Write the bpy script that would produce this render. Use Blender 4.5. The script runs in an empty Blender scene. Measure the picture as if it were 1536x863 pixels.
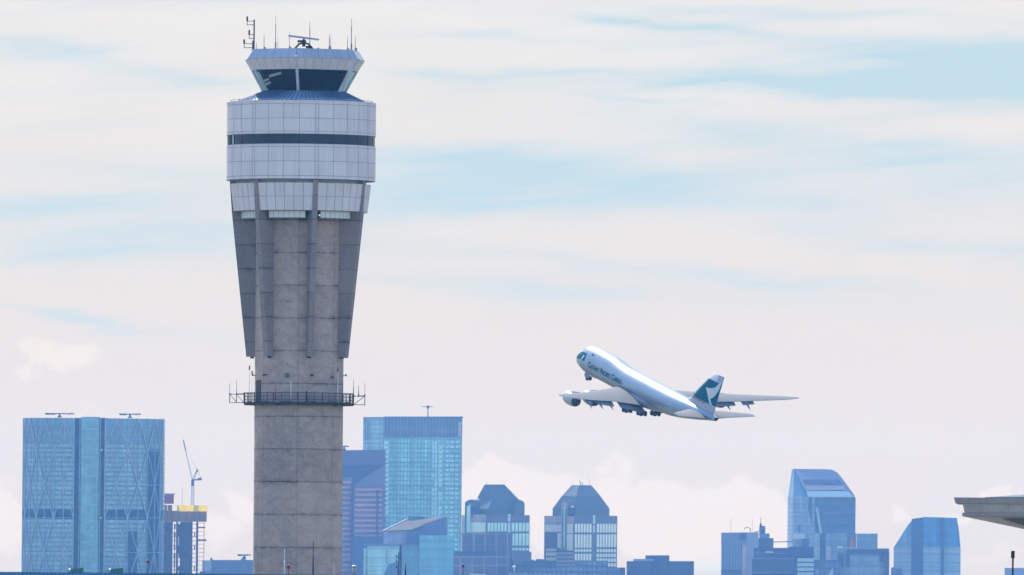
SKY_S = 0.15          # world strength; the cloud colours below are given divided by it
EXPO = 1.0
HAZE_D = 3.15e-5
HAZE_TOP = 200
HAZE_COL = (.19, .47, 1.0, 1)
SKY_K = 1.0
VEIL = .97
def _c(r, g, b): return (.5*r/SKY_S, .5*g/SKY_S, .5*b/SKY_S)
CL_LOW = _c(.80, .705, .60)
CL_HIGH = _c(.865, .84, .815)
CL_GREY = _c(.78, .74, .69)
CL_PUFF = _c(.95, .85, .73)
CL_BLUE = _c(.48, .64, .72)
BLUE = [(1000, 34, 230, 9, .06, .6), (1200, 12, 400, 10, .02, .35), (1380, 66, 330, 26, .03, .55), (1250, 120, 480, 16, .01, 1.0), (790, 109, 190, 6, 0, .6), (1450, 100, 280, 40, 0, .8),
        (960, 148, 100, 5, .1, .45), (1300, 212, 380, 26, .09, .75), (850, 255, 330, 34, .05, .95), (760, 300, 260, 26, 0, .7), (1090, 300, 200, 20, .05, .55), (1450, 265, 300, 34, .1, .4),
        (1000, 398, 380, 12, .07, .55), (1450, 360, 260, 20, .08, .55), (60, 92, 110, 26, .1, .6), (250, 122, 120, 10, .1, .35), (740, 56, 160, 8, .05, .35), (820, 425, 180, 14, .05, .5),
        (200, 345, 290, 44, .05, .7), (110, 492, 260, 8, .12, .6), (90, 385, 160, 26, 0, .55), (340, 8, 300, 12, 0, .35), (600, 430, 220, 12, .08, .35), (250, 270, 200, 20, .05, .4),
        (620, 290, 160, 40, 0, .5), (1060, 855, 60, 18, 0, .55), (1350, 450, 300, 22, .1, .15)]
PUFF = [(70, 552, 80, 30, 0, 1.0), (0, 800, 60, 60, 0, 1.0), (350, 780, 60, 50, 0, .7), (850, 735, 150, 45, 0, 1.0), (960, 800, 200, 50, 0, 1.0), (1130, 770, 110, 50, .2, .9), (1360, 760, 40, 18, 0, .8),
        (1510, 735, 70, 14, 0, .9), (1480, 830, 80, 30, 0, .5), (740, 720, 60, 25, 0, .9), (160, 610, 40, 10, 0, .5)]
import bpy, bmesh, math, random
from math import sin, cos, tan, pi, radians, sqrt, atan2, asin
from mathutils import Vector, Matrix
random.seed(7)
scn = bpy.context.scene
COL = scn.collection
R = radians

# ------------------------------------------------------------------ camera
FPX = 18660.0            # focal length in photograph pixels (1536 wide)
PITCH = R(1.438)
ROLL = R(0.5)
CAM = Vector((0, 0, 3.0))
camd = bpy.data.cameras.new('camera')
camd.sensor_width = 36.0
camd.lens = 36.0 * FPX / 1536.0
camd.clip_start = 1.0
camd.clip_end = 200000.0
camd.dof.use_dof = True; camd.dof.focus_distance = 2030.0; camd.dof.aperture_fstop = camd.lens / 120.0
cam = bpy.data.objects.new('camera', camd)
COL.objects.link(cam)
MROT = Matrix.Rotation(R(90) + PITCH, 3, 'X') @ Matrix.Rotation(ROLL, 3, 'Z')
cam.matrix_world = Matrix.Translation(CAM) @ MROT.to_4x4()
scn.camera = cam

def W(px, py, Y):
    """world point at depth Y that stands where the photograph shows (px, py)"""
    d = MROT @ Vector(((px - 768.0) / FPX, (431.5 - py) / FPX, -1.0))
    return CAM + d * (Y / d.y)

# ------------------------------------------------------------------ mesh builder
class MB:
    def __init__(s):
        s.v = []; s.f = []; s.uv = []; s.smooth = []
    def face(s, pts, uv=None, smooth=False):
        i = len(s.v); s.v += [tuple(p) for p in pts]
        s.f.append(list(range(i, i + len(pts)))); s.uv.append(uv); s.smooth.append(smooth)
    def grid(s, rows, smooth=True, closed=False, uvs=None):
        i0 = len(s.v); n = len(rows[0])
        for r in rows: s.v += [tuple(p) for p in r]
        for a in range(len(rows) - 1):
            for b in range(n if closed else n - 1):
                b2 = (b + 1) % n
                s.f.append([i0 + a*n + b, i0 + a*n + b2, i0 + (a+1)*n + b2, i0 + (a+1)*n + b])
                s.uv.append([uvs[a][b], uvs[a][b2], uvs[a+1][b2], uvs[a+1][b]] if uvs else None)
                s.smooth.append(smooth)
    def box(s, x0, x1, y0, y1, z0, z1):
        s.prism([(x0, y0), (x1, y0), (x1, y1), (x0, y1)], z0, z1)
    def prism(s, pts, z0, z1, cap=True):
        """pts counter-clockwise seen from above; z1 a number or one per corner; side UVs in metres"""
        n = len(pts)
        zt = z1 if isinstance(z1, (list, tuple)) else [z1] * n
        zb = z0 if isinstance(z0, (list, tuple)) else [z0] * n
        u = 0.0
        for i in range(n):
            j = (i + 1) % n
            L = sqrt((pts[j][0]-pts[i][0])**2 + (pts[j][1]-pts[i][1])**2)
            s.face([(pts[i][0], pts[i][1], zb[i]), (pts[j][0], pts[j][1], zb[j]), (pts[j][0], pts[j][1], zt[j]), (pts[i][0], pts[i][1], zt[i])],
                   [(u, zb[i]), (u+L, zb[j]), (u+L, zt[j]), (u, zt[i])])
            u += L
        if cap:
            s.face([(p[0], p[1], z) for p, z in zip(pts, zt)], [(p[0], p[1]) for p in pts])
            s.face([(p[0], p[1], z) for p, z in zip(pts, zb)][::-1], [(p[0], p[1]) for p in pts][::-1])
    def hull(s, lo, hi):
        """solid between two loops with the same corner count"""
        n = len(lo)
        for i in range(n):
            j = (i + 1) % n
            s.face([lo[i], lo[j], hi[j], hi[i]], [(0, 0), (1, 0), (1, 1), (0, 1)])
        s.face(hi); s.face(lo[::-1])
    def tube(s, a, b, r, r2=None, n=8, caps=True, smooth=True):
        a = Vector(a); b = Vector(b); r2 = r if r2 is None else r2
        d = (b - a).normalized()
        u = d.orthogonal().normalized(); w = d.cross(u)
        ra = [a + (u*cos(2*pi*k/n) + w*sin(2*pi*k/n)) * r for k in range(n)]
        rb = [b + (u*cos(2*pi*k/n) + w*sin(2*pi*k/n)) * r2 for k in range(n)]
        s.grid([ra, rb], smooth, True)
        if caps: s.face(ra[::-1]); s.face(rb)
    def bar(s, a, b, wd, th=None):
        """square bar"""
        a = Vector(a); b = Vector(b); th = th or wd
        d = (b - a).normalized()
        up = Vector((0, 0, 1)) if abs(d.z) < .95 else Vector((0, 1, 0))
        u = d.cross(up).normalized(); w = u.cross(d)
        def ring(p): return [p + u*x*wd/2 + w*y*th/2 for x, y in ((-1,-1),(1,-1),(1,1),(-1,1))]
        ra, rb = ring(a), ring(b)
        s.grid([ra, rb], False, True); s.face(ra[::-1]); s.face(rb)
    def lathe(s, prof, n=64, a0=0, a1=2*pi, c=(0, 0), smooth=True):
        """prof [(r, z)] about the vertical axis through c"""
        full = abs(a1 - a0 - 2*pi) < 1e-6
        m = n if full else n + 1
        rows = []; uvs = []
        for r, z in prof:
            rows.append([(c[0] + r*sin(a0 + (a1-a0)*k/n), c[1] - r*cos(a0 + (a1-a0)*k/n), z) for k in range(m)])
            uvs.append([(r*(a0 + (a1-a0)*k/n), z) for k in range(m)])
        s.grid(rows, smooth, full, uvs)
    def ball(s, c, r, n=10, m=6, sz=1.0):
        rows = []
        for i in range(m + 1):
            t = -pi/2 + pi*i/m
            rr = max(r*cos(t), 1e-4)
            rows.append([(c[0] + rr*cos(2*pi*k/n), c[1] + rr*sin(2*pi*k/n), c[2] + r*sz*sin(t)) for k in range(n)])
        s.grid(rows, True, True)
    def build(s, name, m, parent=None, bevel=0, fix=True):
        me = bpy.data.meshes.new(name)
        me.from_pydata(s.v, [], s.f)
        if any(u is not None for u in s.uv):
            lay = me.uv_layers.new(name='UVMap')
            for p, u in zip(me.polygons, s.uv):
                if u is None: continue
                for li, q in zip(p.loop_indices, u): lay.data[li].uv = q
        me.polygons.foreach_set('use_smooth', s.smooth)
        if fix:
            bm = bmesh.new(); bm.from_mesh(me)
            bmesh.ops.remove_doubles(bm, verts=bm.verts, dist=1e-4)
            bmesh.ops.recalc_face_normals(bm, faces=bm.faces)
            bm.to_mesh(me); bm.free()
        me.materials.append(m)
        o = bpy.data.objects.new(name, me)
        COL.objects.link(o)
        if parent: o.parent = parent
        return o

def thing(name, label, cat, loc=(0, 0, 0), group=None):
    o = bpy.data.objects.new(name, None); COL.objects.link(o)
    o.empty_display_size = 2
    o.location = loc; o['label'] = label; o['category'] = cat
    if group: o['group'] = group
    return o
def tag(o, label, cat, group=None):
    o['label'] = label; o['category'] = cat
    if group: o['group'] = group
    return o

# ------------------------------------------------------------------ materials
def nm(name):
    m = bpy.data.materials.new(name); m.use_nodes = True
    nt = m.node_tree; b = nt.nodes['Principled BSDF']
    return m, nt, b
def math_n(nt, op, a, b=None, c=None, clamp=False):
    n = nt.nodes.new('ShaderNodeMath'); n.operation = op; n.use_clamp = clamp
    for i, x in enumerate((a, b, c)):
        if x is None: continue
        if isinstance(x, (int, float)): n.inputs[i].default_value = x
        else: nt.links.new(x, n.inputs[i])
    return n.outputs[0]
def mix_n(nt, f, a, b, mode='MIX'):
    n = nt.nodes.new('ShaderNodeMix'); n.data_type = 'RGBA'; n.blend_type = mode
    for sock, x in ((n.inputs[0], f), (n.inputs[6], a), (n.inputs[7], b)):
        if isinstance(x, (int, float)): sock.default_value = x
        elif isinstance(x, tuple): sock.default_value = (*x[:3], 1)
        else: nt.links.new(x, sock)
    return n.outputs[2]
def noise_n(nt, vec, scale, detail=4, rough=.55):
    n = nt.nodes.new('ShaderNodeTexNoise'); n.inputs['Scale'].default_value = scale
    n.inputs['Detail'].default_value = detail; n.inputs['Roughness'].default_value = rough
    if vec is not None: nt.links.new(vec, n.inputs['Vector'])
    return n.outputs['Fac']
def coord(nt, which='Object', sc=(1, 1, 1)):
    t = nt.nodes.new('ShaderNodeTexCoord')
    mp = nt.nodes.new('ShaderNodeMapping'); mp.inputs['Scale'].default_value = sc
    nt.links.new(t.outputs[which], mp.inputs['Vector'])
    return mp.outputs['Vector']
def ramp(nt, f, lo, hi, a=0., b=1.):
    n = nt.nodes.new('ShaderNodeMapRange'); n.clamp = True
    n.inputs['From Min'].default_value = lo; n.inputs['From Max'].default_value = hi
    n.inputs['To Min'].default_value = a; n.inputs['To Max'].default_value = b
    nt.links.new(f, n.inputs['Value']); return n.outputs[0]
def mat(name, col, rough=.6, metal=0., var=.12, sc=.6, spec=.5):
    m, nt, b = nm(name)
    f = noise_n(nt, coord(nt), sc, 5)
    lo = tuple(c*(1-var) for c in col); hi = tuple(min(1, c*(1+var)) for c in col)
    nt.links.new(mix_n(nt, ramp(nt, f, .3, .7), lo, hi), b.inputs['Base Color'])
    b.inputs['Roughness'].default_value = rough; b.inputs['Metallic'].default_value = metal
    b.inputs['Specular IOR Level'].default_value = spec
    return m
def facade(name, glass, frame, sx, sz, lw=.1, lh=.25, var=.35, rough=.25, metal=.0, lit=None, spec=.5, big=.0):
    """curtain wall: mullions every sx metres, floor bands every sz metres, panes that differ"""
    m, nt, b = nm(name)
    t = nt.nodes.new('ShaderNodeTexCoord')
    s = nt.nodes.new('ShaderNodeSeparateXYZ'); nt.links.new(t.outputs['UV'], s.inputs[0])
    u = math_n(nt, 'DIVIDE', s.outputs[0], sx); v = math_n(nt, 'DIVIDE', s.outputs[1], sz)
    fu = math_n(nt, 'FRACT', u); fv = math_n(nt, 'FRACT', v)
    line = math_n(nt, 'MAXIMUM', math_n(nt, 'LESS_THAN', fu, lw), math_n(nt, 'LESS_THAN', fv, lh))
    c = nt.nodes.new('ShaderNodeCombineXYZ')
    nt.links.new(math_n(nt, 'FLOOR', u), c.inputs[0]); nt.links.new(math_n(nt, 'FLOOR', v), c.inputs[1])
    wn = nt.nodes.new('ShaderNodeTexWhiteNoise'); wn.noise_dimensions = '2D'; nt.links.new(c.outputs[0], wn.inputs['Vector'])
    g = mix_n(nt, wn.outputs['Value'], tuple(x*(1-var) for x in glass), tuple(min(1, x*(1+var)) for x in glass))
    vr = noise_n(nt, coord(nt, 'UV', (.11, .012, 1)), 1.0, 2); vh = noise_n(nt, coord(nt, 'UV', (.004, .16, 1)), 1.0, 2)
    k_ = math_n(nt, 'MULTIPLY', ramp(nt, vr, .3, .7, .72, 1.3), ramp(nt, vh, .3, .7, .82, 1.18))
    kc = nt.nodes.new('ShaderNodeCombineXYZ')
    for i in range(3): nt.links.new(k_, kc.inputs[i])
    g = mix_n(nt, 1.0, g, kc.outputs[0], 'MULTIPLY')
    if big:
        f2 = noise_n(nt, coord(nt, 'Object', (1, 1, .6)), .03, 3)
        g = mix_n(nt, ramp(nt, f2, .4, .62, 0, big), g, tuple(x*.45 for x in glass))
    nt.links.new(mix_n(nt, line, g, frame), b.inputs['Base Color'])
    nt.links.new(ramp(nt, line, 0, 1, rough, .6), b.inputs['Roughness'])
    b.inputs['Metallic'].default_value = metal
    b.inputs['Specular IOR Level'].default_value = spec
    return m
def concrete(name, col, lift=5.25, z0=0., stain=.3, vseam=True):
    m, nt, b = nm(name)
    t = nt.nodes.new('ShaderNodeTexCoord')
    s = nt.nodes.new('ShaderNodeSeparateXYZ'); nt.links.new(t.outputs['Object'], s.inputs[0])
    mott = noise_n(nt, coord(nt, 'Object', (1, 1, 1.6)), .55, 8, .68)
    big = noise_n(nt, coord(nt, 'Object', (1, 1, .35)), .12, 4)
    fine = noise_n(nt, coord(nt), 3.2, 5, .7)
    wob = math_n(nt, 'MULTIPLY', math_n(nt, 'SUBTRACT', noise_n(nt, coord(nt), .8, 3), .5), .35)
    z = math_n(nt, 'ADD', math_n(nt, 'SUBTRACT', s.outputs[2], z0), wob)
    fz = math_n(nt, 'FRACT', math_n(nt, 'DIVIDE', z, lift))
    dj = math_n(nt, 'MULTIPLY', math_n(nt, 'ABSOLUTE', math_n(nt, 'SUBTRACT', fz, .5)), 2)    # 1 at the joint
    joint = ramp(nt, dj, .94, .98)
    half = ramp(nt, math_n(nt, 'SUBTRACT', 1, dj), .965, .99)
    smear = math_n(nt, 'MULTIPLY', ramp(nt, dj, .72, 1.0), ramp(nt, noise_n(nt, coord(nt, 'Object', (1, 1, .5)), .35, 4), .45, .7))
    # individual pours differ a little
    wn = nt.nodes.new('ShaderNodeTexWhiteNoise'); wn.noise_dimensions = '1D'
    nt.links.new(math_n(nt, 'FLOOR', math_n(nt, 'DIVIDE', z, lift)), wn.inputs['W'])
    v = math_n(nt, 'ADD', ramp(nt, mott, .32, .68, 1 - stain*.62, 1 + stain*.42), ramp(nt, big, .3, .7, -.2, .14))
    v = math_n(nt, 'ADD', v, ramp(nt, wn.outputs['Value'], 0, 1, -.09, .07))
    v = math_n(nt, 'ADD', v, ramp(nt, fine, .3, .7, -.16, .14))
    spot = ramp(nt, noise_n(nt, coord(nt), 1.1, 2, .4), .74, .78)
    v = math_n(nt, 'SUBTRACT', v, math_n(nt, 'MULTIPLY', spot, .3))
    v = math_n(nt, 'SUBTRACT', v, math_n(nt, 'MULTIPLY', joint, .34))
    v = math_n(nt, 'SUBTRACT', v, math_n(nt, 'MULTIPLY', half, .08))
    v = math_n(nt, 'SUBTRACT', v, math_n(nt, 'MULTIPLY', smear, .34))
    if vseam:
        ang = math_n(nt, 'ARCTAN2', s.outputs[0], math_n(nt, 'MULTIPLY', s.outputs[1], -1))
        fa = math_n(nt, 'FRACT', math_n(nt, 'DIVIDE', math_n(nt, 'ADD', ang, 6.29), 0.8976/1.0))
        da = math_n(nt, 'MULTIPLY', math_n(nt, 'ABSOLUTE', math_n(nt, 'SUBTRACT', fa, .5)), 2)
        v = math_n(nt, 'SUBTRACT', v, math_n(nt, 'MULTIPLY', ramp(nt, da, .93, 1.0), .16))
    tint = mix_n(nt, ramp(nt, big, .35, .65), col, (col[0]*1.06, col[1]*.97, col[2]*.9))
    cc = nt.nodes.new('ShaderNodeCombineXYZ')
    for i in range(3): nt.links.new(v, cc.inputs[i])
    nt.links.new(mix_n(nt, 1.0, tint, cc.outputs[0], 'MULTIPLY'), b.inputs['Base Color'])
    b.inputs['Roughness'].default_value = .9
    b.inputs['Specular IOR Level'].default_value = .25
    return m

M = {}
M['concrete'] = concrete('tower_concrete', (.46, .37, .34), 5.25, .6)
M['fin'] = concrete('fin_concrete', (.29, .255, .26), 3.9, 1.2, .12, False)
M['fin_edge'] = mat('fin_edge_concrete', (.30, .30, .31), .85, 0, .1, .8)
M['panel'] = mat('white_metal_panel', (.72, .655, .69), .45, .05, .035, .25)
M['seam'] = mat('panel_joint', (.30, .31, .38), .7)
M['roofmetal'] = mat('standing_seam_metal', (.30, .50, .70), .42, .2, .06, .5)
M['fascia'] = mat('fascia_metal', (.46, .50, .60), .36, .3, .05, .5)
M['mull'] = mat('mullion_metal', (.55, .57, .63), .5, .1)
M['band'] = mat('ribbon_glass', (.022, .032, .055), .35, 0, .15, .7, .25)
M['dark'] = mat('dark_steel', (.012, .018, .03), .7)
M['steel'] = mat('galvanised_steel', (.18, .20, .24), .5, .4)
M['white'] = mat('white_paint', (.75, .75, .75), .5)
M['pale'] = mat('pale_fibreglass', (.6, .6, .6), .6)
M['red'] = mat('red_lens', (.45, .02, .03), .4)
M['black'] = mat('black_interior', (.012, .014, .02), .8)
M['soffit'] = mat('soffit', (.10, .10, .11), .8)

def weather(m, amt=.07):
    nt = m.node_tree; b = nt.nodes['Principled BSDF']; src = b.inputs['Base Color'].links[0].from_socket
    run = noise_n(nt, coord(nt, 'Object', (1.6, 1.6, .12)), 1.0, 5, .6); g_ = nt.nodes.new('ShaderNodeNewGeometry')
    k = math_n(nt, 'MULTIPLY', ramp(nt, run, .35, .7, 1.0, 1 - amt*1.6), ramp(nt, g_.outputs['Random Per Island'], 0, 1, 1 - amt, 1 + amt*.4))
    c = nt.nodes.new('ShaderNodeCombineXYZ')
    for i in range(3): nt.links.new(k, c.inputs[i])
    nt.links.new(mix_n(nt, 1.0, src, c.outputs[0], 'MULTIPLY'), b.inputs['Base Color'])
weather(M['panel']); weather(M['fascia'], .05)

# ------------------------------------------------------------------ control tower
TY = 2000.0
S = 18660.0 / TY                                   # photograph pixels per metre at the tower
tb = W(448, 700, TY)
def tz(py): return W(448, py, TY).z
T = thing('control_tower', 'tall concrete airport control tower with white panelled drum head and glazed cab', 'control tower', (W(445.5, 900, TY).x, TY, 0))
def part(mb, name, m, parent, **k): return mb.build(name, m, parent, **k)
FINS = [R(-38.4 + 51.43*k) for k in range(7)]
RS = 66.5 / S
mb = MB(); mb.lathe([(RS, 0), (RS, tz(326))], 96)
shaft = part(mb, 'shaft', M['concrete'], T)
# fins
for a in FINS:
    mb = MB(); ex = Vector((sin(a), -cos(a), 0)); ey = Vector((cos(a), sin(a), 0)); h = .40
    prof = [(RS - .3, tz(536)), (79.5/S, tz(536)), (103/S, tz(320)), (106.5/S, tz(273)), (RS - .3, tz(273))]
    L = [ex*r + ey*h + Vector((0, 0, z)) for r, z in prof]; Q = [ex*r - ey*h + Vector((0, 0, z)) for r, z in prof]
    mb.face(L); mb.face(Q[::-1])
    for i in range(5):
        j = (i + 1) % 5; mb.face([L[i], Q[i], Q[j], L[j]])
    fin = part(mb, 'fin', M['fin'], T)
    mb = MB(); mb.box(-.3, .3, -.25, .25, 0, .35)   # little bracket light under each fin
    o = part(mb, 'bracket', M['dark'], fin); o.location = ex*(RS + .45) + Vector((0, 0, tz(538.5)))

def panels(mb, spans, rows, gap=.035, n=None, flat=False):
    """spans [(a0, a1)], rows [(r0, z0, r1, z1)]: separate cladding panels with open joints"""
    for a0, a1 in spans:
        for r0, z0, r1, z1 in rows:
            g = gap / r0
            k = n or max(1, int((a1 - a0) / R(3)) + 1)
            def ring(r, z): return [(r*sin(a0 + g + (a1-a0-2*g)*i/k), -r*cos(a0 + g + (a1-a0-2*g)*i/k), z) for i in range(k + 1)]
            mb.grid([ring(r0, z0 + gap), ring(r1, z1 - gap)], True)
RD = 112 / S
zD = [tz(y) for y in (272, 268.5, 249, 244, 219.5, 205, 201, 181.5, 159.5, 155.5)]
mb = MB()
z0, z1 = tz(272), tz(219.5); z2, z3 = tz(205), tz(156)
mb.lathe([(RS + .5, tz(272.5)), (RD - .07, z0), (RD - .05, z0 + .02), (RD - .05, z1)], 112)
mb.lathe([(RD - .05, z2), (RD - .05, z3), (RD - .08, z3 + .02), (62/S, z3 + .02)], 112)
drum = part(mb, 'drum_wall', M['seam'], T)
spans = []
for a in FINS:
    spans.append((a - R(1.25), a + R(1.25)))
    for q in range(4): spans.append((a + R(1.25 + q*12.2325), a + R(1.25 + (q+1)*12.2325)))
mb = MB()
def rows(ys, r=RD): return [(r, tz(a), r, tz(b)) for a, b in zip(ys[:-1], ys[1:])]
panels(mb, spans, rows([272, 267.2, 245.5, 224, 219.7]))
part(mb, 'cladding_panels', M['panel'], drum, fix=False); mb = MB()
panels(mb, spans, rows([204.8, 201, 181.5, 160.2, 155.8]))
part(mb, 'cladding_panels', M['panel'], drum, fix=False)
mb = MB()
mb.lathe([(RD + .02, z3 - .05), (RD + .06, z3), (RD + .06, z3 + .14), (RD - .2, z3 + .14)], 112)
part(mb, 'coping', M['panel'], drum)
mb = MB(); mb.lathe([(RD - .22, z1 - .1), (RD - .22, z2 + .1)], 112)
band = part(mb, 'ribbon_window', M['band'], T)
for a in [R(-38.4 + 51.43*k + 12.2325*q + 1.25) for k in range(7) for q in range(4)]:
    mb = MB(); mb.tube(((RD-.2)*sin(a), -(RD-.2)*cos(a), z1), ((RD-.2)*sin(a), -(RD-.2)*cos(a), z2), .035, n=6)
    part(mb, 'window_mullion', M['dark'], band)
mb = MB()
for a in (R(-66),):
    panels(mb, [(a - R(1.6), a + R(1.6))], [(RD - .12, z1, RD - .12, z2)])
part(mb, 'window_blind', mat('blind', (.42, .55, .58), .7), band, fix=False)
for a in (R(-84), R(-70.5)):
    mb = MB()
    panels(mb, [(a - R(2.0), a + R(2.0))], [(RD - .13, z1, RD - .13, z2)])
    part(mb, 'window_blind', M['black'], band, fix=False)
# recess under the drum, skirt and the lower white ring
mb = MB(); mb.lathe([(98/S, tz(272.3)), (98/S, tz(277.5)), (103/S, tz(277.5))], 96)
part(mb, 'recess', mat('recess_metal', (.36, .36, .38), .7), T)
RK0, RK1 = 105.5/S, 100.5/S
mb = MB(); pn = MB()
for a in FINS:
    b0, b1 = a + R(1.9), a + R(51.43 - 1.9)
    n = 24
    def arc(r, z, o=0): return [(r*sin(b0 + o + (b1-b0-2*o)*i/n), -r*cos(b0 + o + (b1-b0-2*o)*i/n), z) for i in range(n + 1)]
    mb.grid([arc(96/S, tz(277.2)), arc(RK0 - .06, tz(277.2)), arc(RK1 - .06, tz(318.5)), arc(86/S, tz(318.5))], True)
    w = (b1 - b0)/6
    ym = 297.5; rm = RK0 + (RK1 - RK0)*(ym-277)/41.5
    panels(pn, [(b0 + w*i, b0 + w*(i+1)) for i in range(6)], [(rm, tz(ym), RK0, tz(277.2)), (RK1, tz(318.5), rm, tz(ym))])
skirt = part(mb, 'skirt', M['seam'], T)
part(pn, 'cladding_panels', M['panel'], skirt, fix=False)
mb = MB(); PN = []
for a in FINS:
    pn = MB(); PN.append(pn)
    b0, b1 = a + R(2.1), a + R(51.43 - 2.1); n = 24
    g = R(5.2)
    def arc(r, z): return [(r*sin(b0 + g + (b1-b0-2*g)*i/n), -r*cos(b0 + g + (b1-b0-2*g)*i/n), z) for i in range(n + 1)]
    mb.grid([arc(89/S, tz(318.3)), arc(89/S - .05, tz(329.5)), arc(RS, tz(329.6))], True)
    w = (b1 - b0 - 2*g)/7
    panels(pn, [(b0 + g + w*i, b0 + g + w*(i+1)) for i in range(7)], [(89/S + .02, tz(329.3), 89/S + .02, tz(318.6))])
ring = part(mb, 'lower_ring', M['seam'], T)
mlp = mat('lower_panel', (.66, .67, .70), .45, .05, .03)
for pn in PN: part(pn, 'cladding_panels', mlp, ring, fix=False)

# ---- cab.  seven sided, corners seen from above
CA = [R(x) for x in (-62, -6, 61.5, 101, 150, 205, 251)]
cx0 = (450 - 447.5)/S                              # the head stands a hair right of the leaning shaft axis in the picture
def cab(r, z, s=1.0):
    return [Vector((cx0 + r*sin(a), -r*cos(a), z)) for a in CA]
def poly_rows(ra, za, rb, zb): return cab(ra/S, za), cab(rb/S, zb)
def facet_panels(mb, lo, hi, n, gap=.03, ins=0):
    k = len(lo)
    for i in range(k):
        j = (i + 1) % k
        a, b, c, d = lo[i], lo[j], hi[j], hi[i]
        L = (b - a).length; m = max(2, int(round(L / n)))
        nrm = (b - a).cross(d - a).normalized()
        for q in range(m):
            t0, t1 = q/m, (q+1)/m
            g = gap / L
            P = [a.lerp(b, t0 + g), a.lerp(b, t1 - g), d.lerp(c, t1 - g), d.lerp(c, t0 + g)]
            mb.face([p + nrm*.03 for p in P])
# lower apron roof
lo, hi = poly_rows(101, tz(157), 63, tz(138.5))
# the apron ends in a circle under the railing
mb = MB(); n = 240
def cab_r(a, r):
    """radius of the seven sided outline at angle a"""
    a = a % (2*pi)
    cs = sorted((x % (2*pi)) for x in CA)
    for i in range(len(cs)):
        a0 = cs[i]; a1 = cs[(i+1) % len(cs)] + (2*pi if i == len(cs)-1 else 0)
        aa = a if a >= a0 else a + 2*pi
        if a0 <= aa <= a1:
            p = Vector((sin(a0), -cos(a0))); q = Vector((sin(a1), -cos(a1))); d = Vector((sin(aa), -cos(aa)))
            e = q - p
            return r * (p.x*e.y - p.y*e.x) / (d.x*e.y - d.y*e.x)
    return r
rws = []
for t in [i/6 for i in range(7)]:
    row = []
    for k in range(n):
        a = 2*pi*k/n
        r = (1-t)*102/S + t*cab_r(a, 64/S)
        row.append((cx0*t + r*sin(a), -r*cos(a), tz(157.2 - 19*t)))
    rws.append(row)
mb.grid(rws, False, True)
apron = part(mb, 'apron_roof', M['roofmetal'], T)
mb = MB()
for k in range(0, 84):
    a = 2*pi*k/84
    p = Vector((102/S*sin(a), -102/S*cos(a), tz(157.2) + .04)); r = cab_r(a, 64/S)
    q = Vector((cx0 + r*sin(a), -r*cos(a), tz(138.2) + .04))
    mb.bar(p + Vector((0, 0, .12)), q + Vector((0, 0, .06)), .09, .16)
part(mb, 'roof_seams', mat('dark_seam_metal', (.09, .16, .30), .5, .2), apron, fix=False)  # seam bars darker than the roof metal
# railing round the drum roof
mb = MB(); rr = 107/S; zr0 = tz(156.2); zr1 = tz(152.0)
n = 84
for h in (zr1, (zr0+zr1)/2):
    for k in range(n):
        if k % 14 in (12, 13) and h != zr1: continue
        a, b = 2*pi*k/n, 2*pi*(k+1)/n
        mb.bar((rr*sin(a), -rr*cos(a), h), (rr*sin(b), -rr*cos(b), h), .06)
for k in range(n//2):
    a = 4*pi*k/n; mb.bar((rr*sin(a), -rr*cos(a), zr0), (rr*sin(a), -rr*cos(a), zr1), .06)
part(mb, 'railing', mat('rail_metal', (.33, .36, .44), .5, .3), T)
# cab floor, interior core, ceiling
zc0, zc1 = tz(138.5), tz(106.5)
mb = MB(); mb.hull(cab(62/S, zc0 - .3), cab(60/S, zc0 + .15)); part(mb, 'cab_floor', M['black'], T)
mb = MB(); mb.hull(cab(38/S, zc0 + .1), cab(44/S, zc0 + 1.5)); part(mb, 'interior', M['black'], T)
mb_ = None
for a, r in ((-35, 48), (-12, 46), (20, 48), (40, 45), (-58, 44), (80, 44)):
    x, y = cx0 + r/S*sin(R(a)), -r/S*cos(R(a))
    mb = MB(); mb.box(x - .5, x + .5, y - .06, y + .06, zc0 + .15, zc0 + .9); part(mb, 'console_screen', M['soffit'], T)
mb = MB(); mb.hull(cab(56/S, zc0 + .15), cab(71/S, zc1 - .15)); part(mb, 'dark_core', mat('core_black', (.012, .012, .015), .7), T)  # black hull added behind the glass so the window reads dark
# glazing
m_gl, nt, b = nm('cab_glass')
b.inputs['Base Color'].default_value = (.02, .04, .06, 1); b.inputs['Roughness'].default_value = .03; b.inputs['Specular IOR Level'].default_value = .3
tr = nt.nodes.new('ShaderNodeBsdfTransparent'); tr.inputs[0].default_value = (.62, .86, .80, 1)
ms = nt.nodes.new('ShaderNodeMixShader'); ms.inputs[0].default_value = .30
nt.links.new(tr.outputs[0], ms.inputs[1]); nt.links.new(b.outputs[0], ms.inputs[2])
nt.links.new(ms.outputs[0], nt.nodes['Material Output'].inputs['Surface'])
glo, ghi = cab(63/S, zc0), cab(81/S, zc1)
mb = MB()
for i in range(7):
    j = (i+1) % 7; mb.face([glo[i], glo[j], ghi[j], ghi[i]])
glass = part(mb, 'cab_window', m_gl, T, fix=False)
for i, wd in ((0, .16), (1, .42), (2, .95), (3, .2), (4, .6), (5, .4), (6, .25)):
    mb = MB(); lo_, hi_ = glo[i], ghi[i]
    d = (hi_ - lo_).normalized(); nrm = Vector((sin(CA[i]), -cos(CA[i]), 0))
    mb.bar(lo_ - d*.25 + nrm*.05, hi_ + d*.9 + nrm*.05, wd, .35)
    part(mb, 'mullion', M['mull'], glass)
m_sh = mat('pale_reflection', (.26, .27, .24), .7)
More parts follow.
